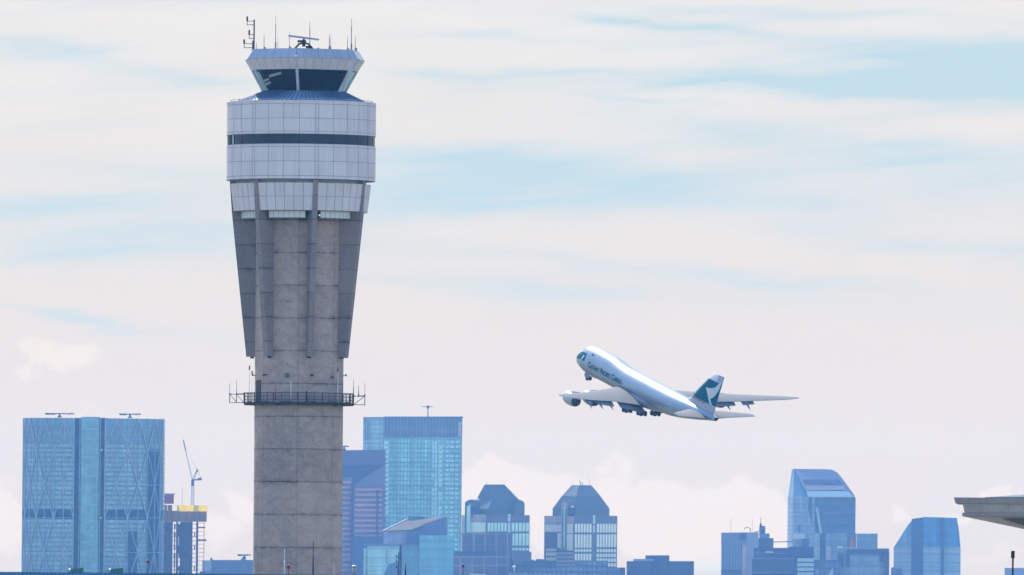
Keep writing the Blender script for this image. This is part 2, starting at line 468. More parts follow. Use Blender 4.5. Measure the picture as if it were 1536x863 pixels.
for x0, y0, x1, y1, wd in ((399.5, 117.5, 418, 112.5, .42), (389.5, 125.5, 399.5, 121.5, .34), (391, 131, 402, 126.5, .4)):
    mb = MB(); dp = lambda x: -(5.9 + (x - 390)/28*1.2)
    mb.bar(Vector(((x0-447.5)/S, dp(x0) , tz(y0))), Vector(((x1-447.5)/S, dp(x1), tz(y1))), .06, wd); part(mb, 'reflection_streak', m_sh, T)  # pale bars behind the glass imitate reflection streaks
# roof fascia, two sloping courses, and the flat roof
mb = MB(); z91, z75 = tz(90.5), tz(76)
mb.hull(cab(82/S, zc1 - .05), cab(93/S, z91)); mb.hull(cab(93/S, z91 + .02), cab(83.5/S, z75))
roof = part(mb, 'cab_roof', M['seam'], T)
pn = MB(); facet_panels(pn, cab(82.3/S, zc1), cab(93.3/S, z91), 1.45); part(pn, 'fascia_panels', M['panel'], roof, fix=False)
pn = MB(); facet_panels(pn, cab(93.3/S, z91), cab(83.8/S, z75), 1.45); part(pn, 'fascia_panels', M['fascia'], roof, fix=False)
mb = MB(); a_, b_ = ghi[1], cab(93.5/S, z91)[1]; mb.bar(a_, b_ + (b_ - a_)*.15, .28, .2); part(mb, 'fascia_rib', M['mull'], roof); mb = MB()
a_, b_ = ghi[2], cab(93.5/S, z91)[2]; mb.bar(a_, b_ + (b_-a_)*.1, .75, .2)
part(mb, 'fascia_rib', M['mull'], roof)
# ---- roof equipment
zt = z75
def lx(px): return (px - 450)/S + cx0
def whip(px, ytop, r=.05, y=0., base=.0):
    mb = MB(); x = lx(px); z1 = tz(ytop)
    h = z1 - zt
    mb.tube((x, y, zt - .1), (x, y, zt + h*.22), r*2.0, n=6); mb.tube((x, y, zt + h*.2), (x, y, zt + h*.75), r, n=6); mb.tube((x, y, zt + h*.7), (x, y, z1), r*.55, n=6)
    if base: mb.box(x - .05, x + .3, y - .1, y + .1, zt, zt + base)
    return part(mb, 'whip_antenna', M['steel'], T)
for px, yt, r, y, bs in ((390, 51, .05, 2, .6), (408, 25, .06, -2, 0), (410.5, 56, .04, 3, 0), (429, 50, .04, -3, .5), (458.3, 31, .07, 4, 0),
                         (488.6, 52, .07, -1, .7), (490.3, 50, .035, 2, 0), (516, 55, .05, -2, .3), (521.4, 27, .07, 1, 0), (527.4, 54, .05, -1, .45), (378, 62, .045, 4, .4)):
    whip(px, yt, r, y, bs)
mb = MB(); x = lx(375.3)
mb.tube((x, 0, zt - .1), (x, 0, tz(30)), .11, n=8)
for (y1, y2, xl, yt) in ((32.5, 38, 364.8, 25.5), (53, 58.5, 368, 46), (66.5, 72.5, 360.5, 60)):
    xa = lx(xl)
    mb.tube((x, 0, tz(y1)), (xa, 0, tz(y1)), .055, n=6); mb.tube((x, 0, tz(y2)), (xa, 0, tz(y2)), .055, n=6)
    mb.tube((xa, 0, tz(y2) - .05), (xa, 0, tz(y1)), .055, n=6); mb.tube((xa, 0, tz(y1)), (xa, 0, tz(yt)), .14, n=8)
mb.tube((x - .5, 0, zt + .05), (x + .7, 0, zt + .05), .05, n=6)
mb.tube((x - .12, 0, zt), (x - .12, 0, tz(62)), .17, n=8)
part(mb, 'antenna_mast', M['dark'], T)
# radar
mb = MB(); xc = lx(450)
for sx, sy in ((-1, -1), (1, -1), (1, 1), (-1, 1)):
    mb.bar((xc + sx*1.75, sy*1.1, zt - .05), (xc + sx*.75, sy*.55, tz(66)), .22); mb.bar((xc + sx*.75, sy*.55, tz(66)), (xc, 0, tz(64.5)), .22)
mb.box(xc + .35, xc + 1.3, -.6, .5, zt - .05, tz(69)); mb.tube((xc, 0, tz(70)), (xc, 0, tz(61)), .28, .22, n=12)
mb.box(xc - 1.0, xc - .3, -.3, .2, tz(63.8), tz(60.5)); mb.ball((xc, 0, tz(63)), .42)
radar = part(mb, 'surface_radar', M['dark'], T)
mb = MB(); p, q = Vector((lx(427.2), -.6, tz(54.3))), Vector((lx(472.6), .6, tz(59.2)))
mb.bar(p, q, .34, .28); mb.tube((xc, 0, tz(61)), (xc, 0, tz(57.2)), .16, n=8)
part(mb, 'scanner_bar', mat('scanner_grey', (.28, .30, .36), .5), radar)
mb = MB(); x = lx(472); mb.tube((x, -1, zt), (x, -1, zt + .25), .05, n=6); mb.ball((x, -1, zt + .32), .14)
part(mb, 'beacon', M['red'], T)
# handrail pieces at the left edge of the drum roof
mb = MB(); x0 = (345 - 448)/S; x1 = (352 - 448)/S
mb.tube((x0, 0, tz(156)), (x0, 0, tz(154.2)), .1, n=6); mb.tube((x0, 0, tz(154.2)), (x1, 0, tz(153.8)), .1, n=6); mb.tube((x1, 0, tz(153.8)), (x1 + .2, 0, tz(150.5)), .08, n=6); mb.tube((x1+.2, 0, tz(150.5)), (x1 + .9, 0, tz(151.5)), .08, n=6)
part(mb, 'davit', M['steel'], T)

# ---- catwalk with its antennas
RC = 84/S; zf = tz(605.5); zh = tz(590.5); n = 14
mb = MB()
def ngon(r, z, k=n, ph=0.0): return [Vector((r*sin(2*pi*i/k + ph), -r*cos(2*pi*i/k + ph), z)) for i in range(k)]
A = ngon(RC, zf); B = ngon(RS - .05, zf)
for i in range(n):
    j = (i+1) % n
    mb.face([B[i], B[j], A[j], A[i]])
    mb.face([A[i] - Vector((0,0,.32)), A[j] - Vector((0,0,.32)), A[j] + Vector((0,0,.1)), A[i] + Vector((0,0,.1))])
    mb.face([B[i] - Vector((0,0,.3)), A[i] - Vector((0,0,.3)), A[j] - Vector((0,0,.3)), B[j] - Vector((0,0,.3))])
    mb.bar(B[i] - Vector((0,0,.25)), A[i] - Vector((0,0,.15)), .16, .3)
walk = part(mb, 'catwalk', M['dark'], T, fix=False)
mb = MB()
for i in range(n):
    j = (i+1) % n
    for h, w in ((zh - zf, .10), ((zh - zf)*.66, .06), ((zh-zf)*.33, .06)):
        mb.bar(A[i] + Vector((0,0,h)), A[j] + Vector((0,0,h)), w)
    for q in range(3):
        P = A[i].lerp(A[j], q/3); mb.bar(P, P + Vector((0,0,zh - zf)), .16 if q == 0 else .07)
    for q in range(16):
        P = A[i].lerp(A[j], q/16); mb.bar(P, P + Vector((0,0,zh - zf)), .022)
part(mb, 'railing', M['dark'], walk, fix=False)
mb = MB()                                          # sagging cables along the walk
for i in range(n):
    j = (i+1) % n; pts = [A[i].lerp(A[j], t/8)*.985 for t in range(9)]
    for a_, b_, k in zip(pts[:-1], pts[1:], range(8)):
        s0 = .9 - .35*sin(pi*k/8)*random.uniform(.6, 1); s1 = .9 - .35*sin(pi*(k+1)/8)
        mb.tube(a_*1 + Vector((0,0,.25 + .5*sin(pi*k/8))), b_ + Vector((0,0,.25 + .5*sin(pi*(k+1)/8))), .06, n=5, caps=False)
part(mb, 'cable', M['dark'], walk, fix=False)
def cx(px): return (px - 446)/S
mb = MB()
for s, x_in, x_out, uprights in ((-1, 363, 342.3, ((342.3, 576, 605.5), (352.5, 571, 605))), (1, 528, 545, ((545, 574, 608), (535.6, 577, 595), (527.8, 569, 592)))):
    a_, b_ = cx(x_in), cx(x_out); mb = MB()
    zu = tz(592 + (1.5 if s > 0 else 0)); zl = tz(605 + (1.5 if s > 0 else 0))
    for yy in (-.5, .5):
        mb.tube((a_, yy, zu), (b_, yy, zu), .09, n=6); mb.tube((a_, yy, zl), (b_, yy, zl), .05, n=6)
        mb.tube((a_, yy, zl), (b_, yy, zu), .045, n=6) if s > 0 else mb.tube((cx(352.5), yy, zl), (b_, yy, zu), .045, n=6)
        if s < 0: mb.tube((a_, yy, zl), (cx(352.5), yy, zu), .045, n=6)
    for px, yt, yb in uprights:
        mb.tube((cx(px), -.5, tz(yb)), (cx(px), -.5, tz((yt+yb)/2)), .07, n=6); mb.tube((cx(px), -.5, tz((yt+yb)/2)), (cx(px), -.5, tz(yt)), .035, n=6)
        mb.ball((cx(px), -.5, tz(592)), .14)
    part(mb, 'antenna_outrigger', M['steel'], walk)
def pole(px, yt, yb, m, ang_r=RC*.98, r=.055, top=None, nm_='whip_antenna'):
    x = cx(px); y = -sqrt(max(ang_r**2 - x*x, .01)); mb = MB()
    mb.tube((x, y, tz(yb)), (x, y, tz(yt)), r, r*.7, n=6)
    o = part(mb, nm_, m, walk)
    if top:
        mb = MB(); mb.tube((x, y, tz(yt) - .1), (x, y, tz(yt) + .42), .13, .11, n=8); mb.ball((x, y, tz(yt) + .45), .12)
        part(mb, 'beacon', top, o)
pole(435.4, 572, 601, M['white'], r=.07); pole(505.2, 557, 602, M['white'], r=.065, top=M['red']); pole(372.3, 555, 603, M['pale'], r=.045, top=M['red'])
pole(376.5, 563, 602, M['pale'], r=.03, top=mat('faded_orange', (.5, .16, .12), .5)); pole(412.5, 583, 602, M['red'], r=.09); pole(459, 588, 603, M['dark'], r=.16, nm_='post'); pole(511.5, 580, 603, M['dark'], r=.05)
pole(527.5, 590, 604, M['dark'], r=.16, nm_='post'); pole(523, 590, 604, M['dark'], r=.16, nm_='post')
mb = MB()
for px, py in ((399, 563.3), (465, 563.3)):
    a = asin((px - 446)/66.5); P = Vector((sin(a), -cos(a), 0))*RS
    mb.bar(P + Vector((0,0,tz(py))), P*1.09 + Vector((0,0,tz(py))), .14); c = P*1.10 + Vector((0,0,tz(py)-.1)); mb.box(c.x-.22, c.x+.22, c.y-.2, c.y+.1, c.z-.12, c.z+.12)
part(mb, 'floodlight', M['dark'], T)
for px, py, r in ((430.5, 565.2, .42), (493.6, 567, .3), (381.5, 564, .25), (515.5, 563, .25)):
    a = asin(max(-.99, min(.99, (px - 446)/66.5))); P = Vector((sin(a), -cos(a), 0))*(RS + .35); P.z = tz(py); d = Vector((sin(a), -cos(a), .25)).normalized()
    mb = MB(); u = d.orthogonal().normalized(); w = d.cross(u)
    rws = [[P + d*(.25*t*t) + (u*cos(2*pi*k/14) + w*sin(2*pi*k/14))*r*t for k in range(14)] for t in (.05, .4, .7, 1.0)]
    mb.grid(rws, True, True); mb.tube(P - d*.45, P + d*.15, .06, n=6)
    part(mb, 'dish_antenna', M['steel'], T, fix=False)
a = asin((385.6 - 446)/66.5)
mb = MB(); P = Vector((sin(a), -cos(a), 0)); t = Vector((cos(a), sin(a), 0))
for sgn in (1,):
    c0 = P*(RS + .03); w2 = .95
    q = [c0 - t*w2 + Vector((0,0,zf)), c0 + t*w2 + Vector((0,0,zf)), c0 + t*w2 + Vector((0,0,tz(571.5))), c0 - t*w2 + Vector((0,0,tz(571.5)))]
    mb.hull([v - P*.5 for v in q], q)
part(mb, 'door', mat('brown_door', (.06, .035, .04), .6), T)

# ------------------------------------------------------------------ cargo aircraft
PY_ = 3132.4
YAW, PIT, ROL = R(27.95), R(14.65), R(-0.43)
air = thing('cargo_aircraft', 'white four engined cargo jet climbing away with wheels down and teal tail', 'aircraft', tuple(W(969.6, 585.2, PY_)))
air.rotation_euler = (ROL, -PIT, R(90) + YAW)
m_fus, nt, b = nm('aircraft_white')
t = nt.nodes.new('ShaderNodeTexCoord'); sp_ = nt.nodes.new('ShaderNodeSeparateXYZ'); nt.links.new(t.outputs['Object'], sp_.inputs[0])
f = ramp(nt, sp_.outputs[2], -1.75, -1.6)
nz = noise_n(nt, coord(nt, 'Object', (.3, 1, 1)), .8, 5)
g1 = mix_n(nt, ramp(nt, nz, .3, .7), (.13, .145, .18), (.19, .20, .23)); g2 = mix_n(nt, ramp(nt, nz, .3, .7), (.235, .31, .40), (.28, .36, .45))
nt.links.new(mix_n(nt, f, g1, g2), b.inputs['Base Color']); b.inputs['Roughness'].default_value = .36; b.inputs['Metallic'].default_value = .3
b.inputs['Coat Weight'].default_value = .2; b.inputs['Coat Roughness'].default_value = .12
m_wing = mat('wing_grey', (.21, .215, .22), .8, 0, .08, .4, .12)
m_wlow = mat('wing_flap_grey', (.16, .19, .26), .5, .1, .06, .4)
m_teal = mat('teal_paint', (.0, .11, .17), .7, 0, .05, .6, .05)
m_nac = mat('nacelle_grey', (.42, .45, .50), .35, .1, .04)
m_tyre = mat('tyre_rubber', (.015, .015, .018), .8)
m_hot = mat('exhaust_metal', (.05, .045, .05), .5, .6)
NOSE = 37.0
ST = [  # distance from nose, half width, top, bottom, centre
 (0.0, .02, -.93, -.97, -.95), (.25, .55, -.35, -1.5, -.9), (.8, 1.05, .35, -2.0, -.8), (1.8, 1.68, 1.25, -2.45, -.6), (3.2, 2.15, 2.15, -2.7, -.35), (4.6, 2.55, 3.0, -3.0, -.15),
 (6.2, 2.95, 3.75, -3.2, 0), (8, 3.1, 4.0, -3.3, 0), (11, 3.2, 4.12, -3.35, 0), (17, 3.22, 4.1, -3.35, 0), (20.5, 3.25, 3.95, -3.4, 0), (23.5, 3.25, 3.6, -3.45, 0), (26, 3.25, 3.38, -3.7, 0), (28, 3.25, 3.25, -3.85, 0),
 (37, 3.25, 3.25, -3.85, 0), (41, 3.25, 3.25, -3.5, 0), (47, 3.25, 3.25, -3.3, 0), (52, 3.18, 3.24, -2.95, .08), (57, 2.9, 3.2, -2.2, .3), (62, 2.35, 3.1, -1.25, .7), (66, 1.8, 2.98, -.45, 1.1), (70, 1.2, 2.75, .45, 1.5), (73, .75, 2.45, 1.05, 1.72), (74.2, .5, 2.25, 1.3, 1.76)]
def stat(d):
    for i in range(len(ST) - 1):
        if ST[i][0] <= d <= ST[i+1][0]:
            p1, p2 = ST[i], ST[i+1]; p0 = ST[max(0, i-1)]; p3 = ST[min(len(ST)-1, i+2)]
            h = p2[0]-p1[0]; t = (d-p1[0])/h; out = []
            for k in range(1, 5):
                m1 = (p2[k]-p0[k])/(p2[0]-p0[0])*h if p2[0] > p0[0] else 0
                m2 = (p3[k]-p1[k])/(p3[0]-p1[0])*h
                if i == 0: m1 = (p2[k]-p1[k])
                out.append((2*t**3-3*t*t+1)*p1[k] + (t**3-2*t*t+t)*m1 + (-2*t**3+3*t*t)*p2[k] + (t**3-t*t)*m2)
            return out
    return list(ST[-1][1:])
def sp(d, a, off=0.0):
    """fuselage skin point: d metres behind the nose, angle a from the port side upwards"""
    w, zt_, zb_, zc_ = stat(d); s_ = sin(a); c_ = cos(a)
    hz = (zt_ - zc_) if s_ > 0 else (zc_ - zb_)
    p = Vector((NOSE - d, w*c_, zc_ + hz*s_))
    if off: p += Vector((0, c_/max(w, .1), s_/max(hz, .1))).normalized()*off
    return p
ds = [0, .12, .3, .6, 1, 1.5, 2, 2.6, 3.2, 4, 5, 6, 7, 8, 9.5, 11, 13, 15, 17, 18.5, 20, 21.5, 23, 24.5, 26, 28, 31, 34, 37, 40, 43, 46, 49, 52, 54, 56, 58, 60, 62, 64, 66, 68, 70, 71.5, 73, 74.2]
mb = MB(); NA = 48
mb.grid([[sp(d, 2*pi*k/NA) for k in range(NA)] for d in ds], True, True)
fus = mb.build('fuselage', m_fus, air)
mb = MB(); e = [sp(74.2, 2*pi*k/20) for k in range(20)]; c = sum(e, Vector())/20
mb.grid([e, [c + (p-c)*.7 + Vector((-.5, 0, .1)) for p in e], [c + (p-c)*.45 + Vector((.1, 0, .1)) for p in e]], True, True)
mb.build('tail_exhaust', m_hot, fus)
# wing belly fairing
mb = MB(); rws = []
for i in range(17):
    t = i/16; d = 24 + 25*t; s_ = sin(pi*t)**.45 if 0 < t < 1 else .02
    rws.append([Vector((NOSE - d, (3.0 + .75*s_)*cos(a)*max(s_, .5), -2.2 + (2.0*s_)*sin(a)*(1 if sin(a) < 0 else .8))) for a in [2*pi*k/24 for k in range(24)]])
mb.grid(rws, True, True); mb.build('belly_fairing', mat('belly_grey', (.24, .26, .32), .4), air)
def airfoil(le, chord, th, z, y, n=10, tw=0.):
    up = []; lo = []
    for i in range(n + 1):
        t = (1 - cos(pi*i/n))/2
        yt = 5*th*(.2969*sqrt(t) - .126*t - .3516*t*t + .2843*t**3 - .1036*t**4)
        cam_ = .025*4*t*(1-t)
        up.append((t, cam_ + yt)); lo.append((t, cam_ - yt*.85))
    pts = up + lo[::-1][1:-1]
    return [Vector((le - t*chord, y, z + q*chord - t*chord*tw)) for t, q in pts]
WST = [(2.2, 11.6, 16.8, .125, -2.35, .045), (6, 8.6, 14.0, .12, -2.0, .035), (12.2, 3.4, 10.4, .105, -1.2, .02), (20.8, -3.9, 7.3, .095, 0.0, .01), (28, -10.0, 4.9, .09, 1.25, 0), (31.5, -13.2, 3.8, .085, 1.95, 0), (34.1, -16.8, 1.2, .08, 2.6, 0)]
for sg in (1, -1):
    secs = [airfoil(le, c, th, z, y*sg, tw=tw) for y, le, c, th, z, tw in WST]
    mb = MB(); mb.grid(secs, True, True); mb.face(secs[-1]); mb.face(secs[0][::-1])
    wing = mb.build('wing', m_wing, air)
    def wst(y):
        for a_, b_ in zip(WST[:-1], WST[1:]):
            if a_[0] <= y <= b_[0]:
                t = (y-a_[0])/(b_[0]-a_[0]); return [a_[k] + (b_[k]-a_[k])*t for k in range(1, 6)]
    # lowered flaps
    for y0, y1 in ((3.4, 11.0), (13.2, 19.8), (21.4, 24.0)):
        mb = MB(); r_ = []
        for y in (y0, (y0+y1)/2, y1):
            le, c, th, z, tw = wst(y); fc = c*.24
            te = le - c; r_.append(airfoil(te + fc*.62, fc, .14, z - tw*c - .06, y*sg, 6, tw=.42))
        mb.grid(r_, True, True); mb.face(r_[0][::-1]); mb.face(r_[-1]); mb.build('flap', m_wlow, wing)
    for y in (5.0, 9.0, 14.2, 18.2, 22.6):
        le, c, th, z, tw = wst(y); te = le - c; mb = MB(); r_ = []
        for t, rr_, dz in ((0, .03, 0), (.12, .26, -.1), (.35, .42, -.28), (.6, .40, -.55), (.82, .24, -1.0), (1, .02, -1.45)):
            x = te + c*.34 - t*(c*.34 + 2.0)
            r_.append([Vector((x, y*sg + rr_*.55*cos(2*pi*k/10), z - .35 - tw*c*t + dz + rr_*sin(2*pi*k/10))) for k in range(10)])
        mb.grid(r_, True, True); mb.build('flap_fairing', m_wlow, wing)
    # engines
    for ye, dx, ze in ((11.8, 9.0, -3.9), (20.9, 2.3, -2.4)):
        mb = MB(); prof = [(1.22, .35), (1.40, .02), (1.52, .0), (1.66, -.5), (1.74, -1.6), (1.68, -3.0), (1.48, -4.1), (1.30, -4.55), (1.18, -4.5), (1.15, -3.2)]
        mb.grid([[Vector((dx + x, ye*sg + r_*cos(2*pi*k/28), ze + r_*sin(2*pi*k/28) + .04*x)) for k in range(28)] for r_, x in prof], True, True)
        eng = mb.build('engine', m_nac, air)
        mb = MB(); prof = [(1.30, -4.3), (1.26, -4.75), (1.22, -4.8), (1.0, -4.75), (.88, -5.4), (.66, -5.7), (.60, -5.4)]
        mb.grid([[Vector((dx + x, ye*sg + r_*cos(2*pi*k/24), ze + r_*sin(2*pi*k/24) + .04*x)) for k in range(24)] for r_, x in prof], True, True)
        prof = [(.58, -5.3), (.42, -5.7), (.22, -6.2), (.02, -6.5)]
        mb.grid([[Vector((dx + x, ye*sg + r_*cos(2*pi*k/16), ze + r_*sin(2*pi*k/16) + .04*x)) for k in range(16)] for r_, x in prof], True, True)
        mb.build('exhaust_nozzle', m_hot, eng)
        mb = MB(); mb.grid([[Vector((dx - .9, ye*sg + r_*cos(2*pi*k/24), ze + r_*sin(2*pi*k/24))) for k in range(24)] for r_ in (1.24, .9, .02)], True, True)
        mb.build('fan', M['dark'], eng)
        le, c, th, z, tw = wst(ye); mb = MB()
        mb.hull([Vector((dx - .4, ye*sg - .22, ze + 1.5)), Vector((dx - 5.6, ye*sg - .2, ze + .5)), Vector((dx - 5.6, ye*sg + .2, ze + .5)), Vector((dx - .4, ye*sg + .22, ze + 1.5))],
                [Vector((le + .2, ye*sg - .2, z + .25)), Vector((le - c*.55, ye*sg - .15, z)), Vector((le - c*.55, ye*sg + .15, z)), Vector((le + .2, ye*sg + .2, z + .25))])
        mb.build('pylon', m_nac, eng)
    # stabiliser
    r_ = [airfoil(NOSE - le, c, .09, z, y*sg, 8) for y, le, c, z in ((.6, 61.8, 10.2, 1.25), (4, 64.9, 7.4, 1.65), (8, 68.6, 4.8, 2.15), (11.1, 71.6, 2.7, 2.55))]
    mb = MB(); mb.grid(r_, True, True); mb.face(r_[-1]); mb.face(r_[0][::-1]); mb.build('stabiliser', m_wing, air)
# fin
def finsec(z, le, c, th=.10):
    a_ = airfoil(NOSE - le, c, th, 0, 0, 8)
    return [Vector((p.x, (p.z - .025*4*(t_ := (NOSE - le - p.x)/c)*(1-t_)*c), z)) for p in a_]
FZ = [(2.6, 57.2, 15.4), (4.0, 60.0, 13.1), (8.0, 64.6, 9.6), (12.9, 70.6, 5.2)]
def fst(z):
    for a_, b_ in zip(FZ[:-1], FZ[1:]):
        if a_[0] <= z <= b_[0]:
            t = (z-a_[0])/(b_[0]-a_[0]); return [a_[k] + (b_[k]-a_[k])*t for k in (1, 2)]
mb = MB(); r_ = [finsec(z, le, c) for z, le, c in FZ]; mb.grid(r_, True, True); mb.face(r_[-1]); fin = mb.build('tail_fin', mat('fin_white', (.36, .40, .48), .4, 0, .04), air)
def finp(z, t, off, side=1):
    le, c = fst(z); yt = 5*.10*(.2969*sqrt(max(t,0)) - .126*t - .3516*t*t + .2843*t**3 - .1036*t**4)*c
    return Vector((NOSE - le - t*c, side*(yt + off), z))
def finpatch(mb, outline_z, t0f, t1f, off, side, nz=14, nt_=10):
    rws = []
    for i in range(nz + 1):
        z = outline_z[0] + (outline_z[1]-outline_z[0])*i/nz
        a_, b_ = t0f(z), t1f(z)
        rws.append([finp(z, a_ + (b_-a_)*k/nt_, off, side) for k in range(nt_ + 1)])
    mb.grid(rws, True)
for side in (1, -1):
    mb = MB(); finpatch(mb, (4.75, 10.9), lambda z: .005, lambda z: .995, .03, side); mb.build('teal_field', m_teal, fin, fix=False)
    mb = MB(); finpatch(mb, (4.35, 4.62), lambda z: .03, lambda z: .62, .03, side, 2); mb.build('red_line', mat('red_line', (.45, .03, .07), .5), fin, fix=False)
    # white sweeping brush stroke
    def lerp_tab(tab, z):
        for (z0, v0), (z1, v1) in zip(tab[:-1], tab[1:]):
            if z0 <= z <= z1: return v0 + (v1-v0)*(z-z0)/(z1-z0)
        return tab[-1][1] if z > tab[-1][0] else tab[0][1]
    lt = [(4.75, .80), (5.6, .70), (6.5, .60), (7.4, .49), (8.1, .37), (8.45, .30), (8.5, .40), (8.8, .56), (9.3, .68), (10.0, .76), (10.9, .80)]
    rt = [(4.75, .86), (5.6, .78), (6.2, .72), (6.6, .80), (7.4, .86), (8.4, .90), (9.4, .93), (10.2, .94), (10.9, .93)]
    mb = MB(); finpatch(mb, (4.75, 10.9), lambda z: lerp_tab(lt, z), lambda z: lerp_tab(rt, z), .06, side, 40, 6)
    mb.build('brush_emblem', mat('emblem_white', (.58, .62, .64), .5), fin, fix=False)
# nose patch with its small white stroke
mb = MB()
mb.grid([[sp(d, a, .03) for a in [R(1 + 5*i/10 + (40 - 10*i/10)*k/8) for k in range(9)]] for i, d in [(i, 1.6 + 7.0*i/10) for i in range(11)]], True)
patch = mb.build('nose_panel', m_teal, fus, fix=False)
mb = MB()
mb.grid([[sp(6.4 + 1.3*q + dd*1.6, R(6 + a), .06) for a, q in zip((0, 4, 8, 12, 16, 20), (0, .1, .3, .5, .6, .55))] for dd in (0, .15, .32, .5)], True)
mb.build('brush_emblem', mat('emblem_white_nose', (.6, .64, .66), .5), patch, fix=False)
# cockpit and side windows, upper door, cargo door outline
mb = MB()
for sgn in (1, -1):
    for a0, a1, d0, d1 in ((52, 62, 4.75, 5.5), (64, 75, 4.55, 5.2), (77, 88, 4.45, 5.1)):
        q = [(d0, a0), (d1, a0), (d1, a1), (d0, a1)]
        P = [sp(d, R(a) if sgn > 0 else pi - R(a), .04) for d, a in q]; mb.face(P)
mb.build('cockpit_window', M['black'], fus, fix=False)
mb = MB(); mb.face([sp(d, R(a), .04) for d, a in ((10.8, 38), (12.2, 38), (12.2, 45), (10.8, 45))]); mb.build('upper_deck_window', M['dark'], fus, fix=False)
mb = MB()
for (d0, d1, a0, a1) in ((6.3, 7.3, -26, 5), (49.5, 53, -8, 34)):
    for (p, q) in (((d0, a0), (d1, a0)), ((d1, a0), (d1, a1)), ((d1, a1), (d0, a1)), ((d0, a1), (d0, a0))):
        mb.tube(sp(p[0], R(p[1]), .0), sp(q[0], R(q[1]), .0), .045, n=5)
mb.build('door_outline', m_wlow, fus, fix=False)
# airline title along the port side (small capitals)
def title(body, d0, zbase, size, side=1):
    cu = bpy.data.curves.new('title', 'FONT'); cu.body = body; cu.size = size; cu.small_caps_scale = .78; cu.space_character = 1.0; cu.offset = .05
    for ch, fm in zip(body, cu.body_format): fm.use_small_caps = True
    ob = bpy.data.objects.new('title_tmp', cu); COL.objects.link(ob)
    bpy.context.view_layer.update()
    me = bpy.data.meshes.new_from_object(ob.evaluated_get(bpy.context.evaluated_depsgraph_get()))
    bpy.data.objects.remove(ob)
    bm = bmesh.new(); bm.from_mesh(me)
    for k in range(-4, 22):
        bmesh.ops.bisect_plane(bm, geom=bm.verts[:] + bm.edges[:] + bm.faces[:], plane_co=(0, k*.2, 0), plane_no=(0, 1, 0))
    xs = [v.co.x for v in bm.verts]; x0, x1 = min(xs), max(xs)
    for v in bm.verts:
        tx = v.co.x - x0; zz = zbase + v.co.y
        d = d0 + tx if side > 0 else d0 + (x1 - x0) - tx
        w, zt_, zb_, zc_ = stat(d); hz = (zt_ - zc_) if zz > zc_ else (zc_ - zb_)
        a_ = asin(max(-1, min(1, (zz - zc_)/hz)))
        v.co = sp(d, a_ if side > 0 else pi - a_, .05)
    bm.to_mesh(me); bm.free(); me.materials.append(m_title)
    o = bpy.data.objects.new('airline_title', me); COL.objects.link(o); o.parent = fus
    return x1 - x0
m_title = mat('title_teal', (.0, .10, .16), .8, 0, .05, .6, .02)
TL = title('Cathay Pacific Cargo', 10.9, -.45, 1.95)
title('Cathay Pacific Cargo', 10.9, -.45, 1.95, -1)
print('title length', TL)
# landing gear
def wheels(mb, x, y, z, dxs, dys, r=.62, w=.42):
    for dx in dxs:
        for dy in dys: mb.tube((x + dx, y + dy - w/2, z), (x + dx, y + dy + w/2, z), r, n=18)
def gear(x, y, zb_, zt_, dxs, dys, r=.66):
    g = MB(); g.tube((x, y, zt_), (x, y, zb_), .2, n=10); g.bar((x + 1.4, y, zt_), (x + .1, y, zb_ + .9), .14)
    if len(dxs) > 1: g.bar((x + dxs[0], y, zb_ + .05), (x + dxs[-1], y, zb_ - .05), .26)
    for dx in dxs: g.tube((x + dx, y + dys[0], zb_), (x + dx, y + dys[1], zb_), .12, n=8)
    o = g.build('landing_gear', M['steel'], air)
    for dx in dxs:
        for dy in dys:
            wm = MB(); wm.tube((x + dx, y + dy - .22, zb_ - dx*.12), (x + dx, y + dy + .22, zb_ - dx*.12), r, n=18)
            wm.build('wheel', m_tyre, o)
    return o
for sg in (1, -1):
    gear(-.4, 5.0*sg, -5.15, -2.4, (.78, -.78), (-.58, .58)); gear(-2.6, 1.95*sg, -5.4, -3.2, (.78, -.78), (-.58, .58))
    mb = MB(); mb.hull([Vector((0.90, 4.2*sg, -2.9)), Vector((-2.10, 4.2*sg, -2.9)), Vector((-2.10, 4.3*sg, -2.9)), Vector((0.90, 4.3*sg, -2.9))], [Vector((0.60, 3.6*sg, -4.1)), Vector((-1.80, 3.6*sg, -4.1)), Vector((-1.80, 3.7*sg, -4.1)), Vector((0.60, 3.7*sg, -4.1))])
    mb.build('gear_door', m_wlow, air)
    mb = MB(); mb.hull([Vector((-2.50, 3.2*sg, -3.6)), Vector((-6.40, 3.2*sg, -3.6)), Vector((-6.40, 3.3*sg, -3.6)), Vector((-2.50, 3.3*sg, -3.6))], [Vector((-2.80, 3.5*sg, -4.4)), Vector((-6.20, 3.5*sg, -4.4)), Vector((-6.20, 3.6*sg, -4.4)), Vector((-2.80, 3.6*sg, -4.4))])
    mb.build('gear_door', m_wlow, air)
gear(30.6, 0, -4.6, -2.6, (0,), (-.42, .42), .55)
for sg in (1, -1):
    mb = MB(); mb.hull([Vector((31.5, .75*sg, -3.2)), Vector((28.6, .75*sg, -3.2)), Vector((28.6, .83*sg, -3.2)), Vector((31.5, .83*sg, -3.2))], [Vector((31.2, .95*sg, -4.2)), Vector((28.8, .95*sg, -4.2)), Vector((28.8, 1.03*sg, -4.2)), Vector((31.2, 1.03*sg, -4.2))]); mb.build('gear_door', m_wlow, air)

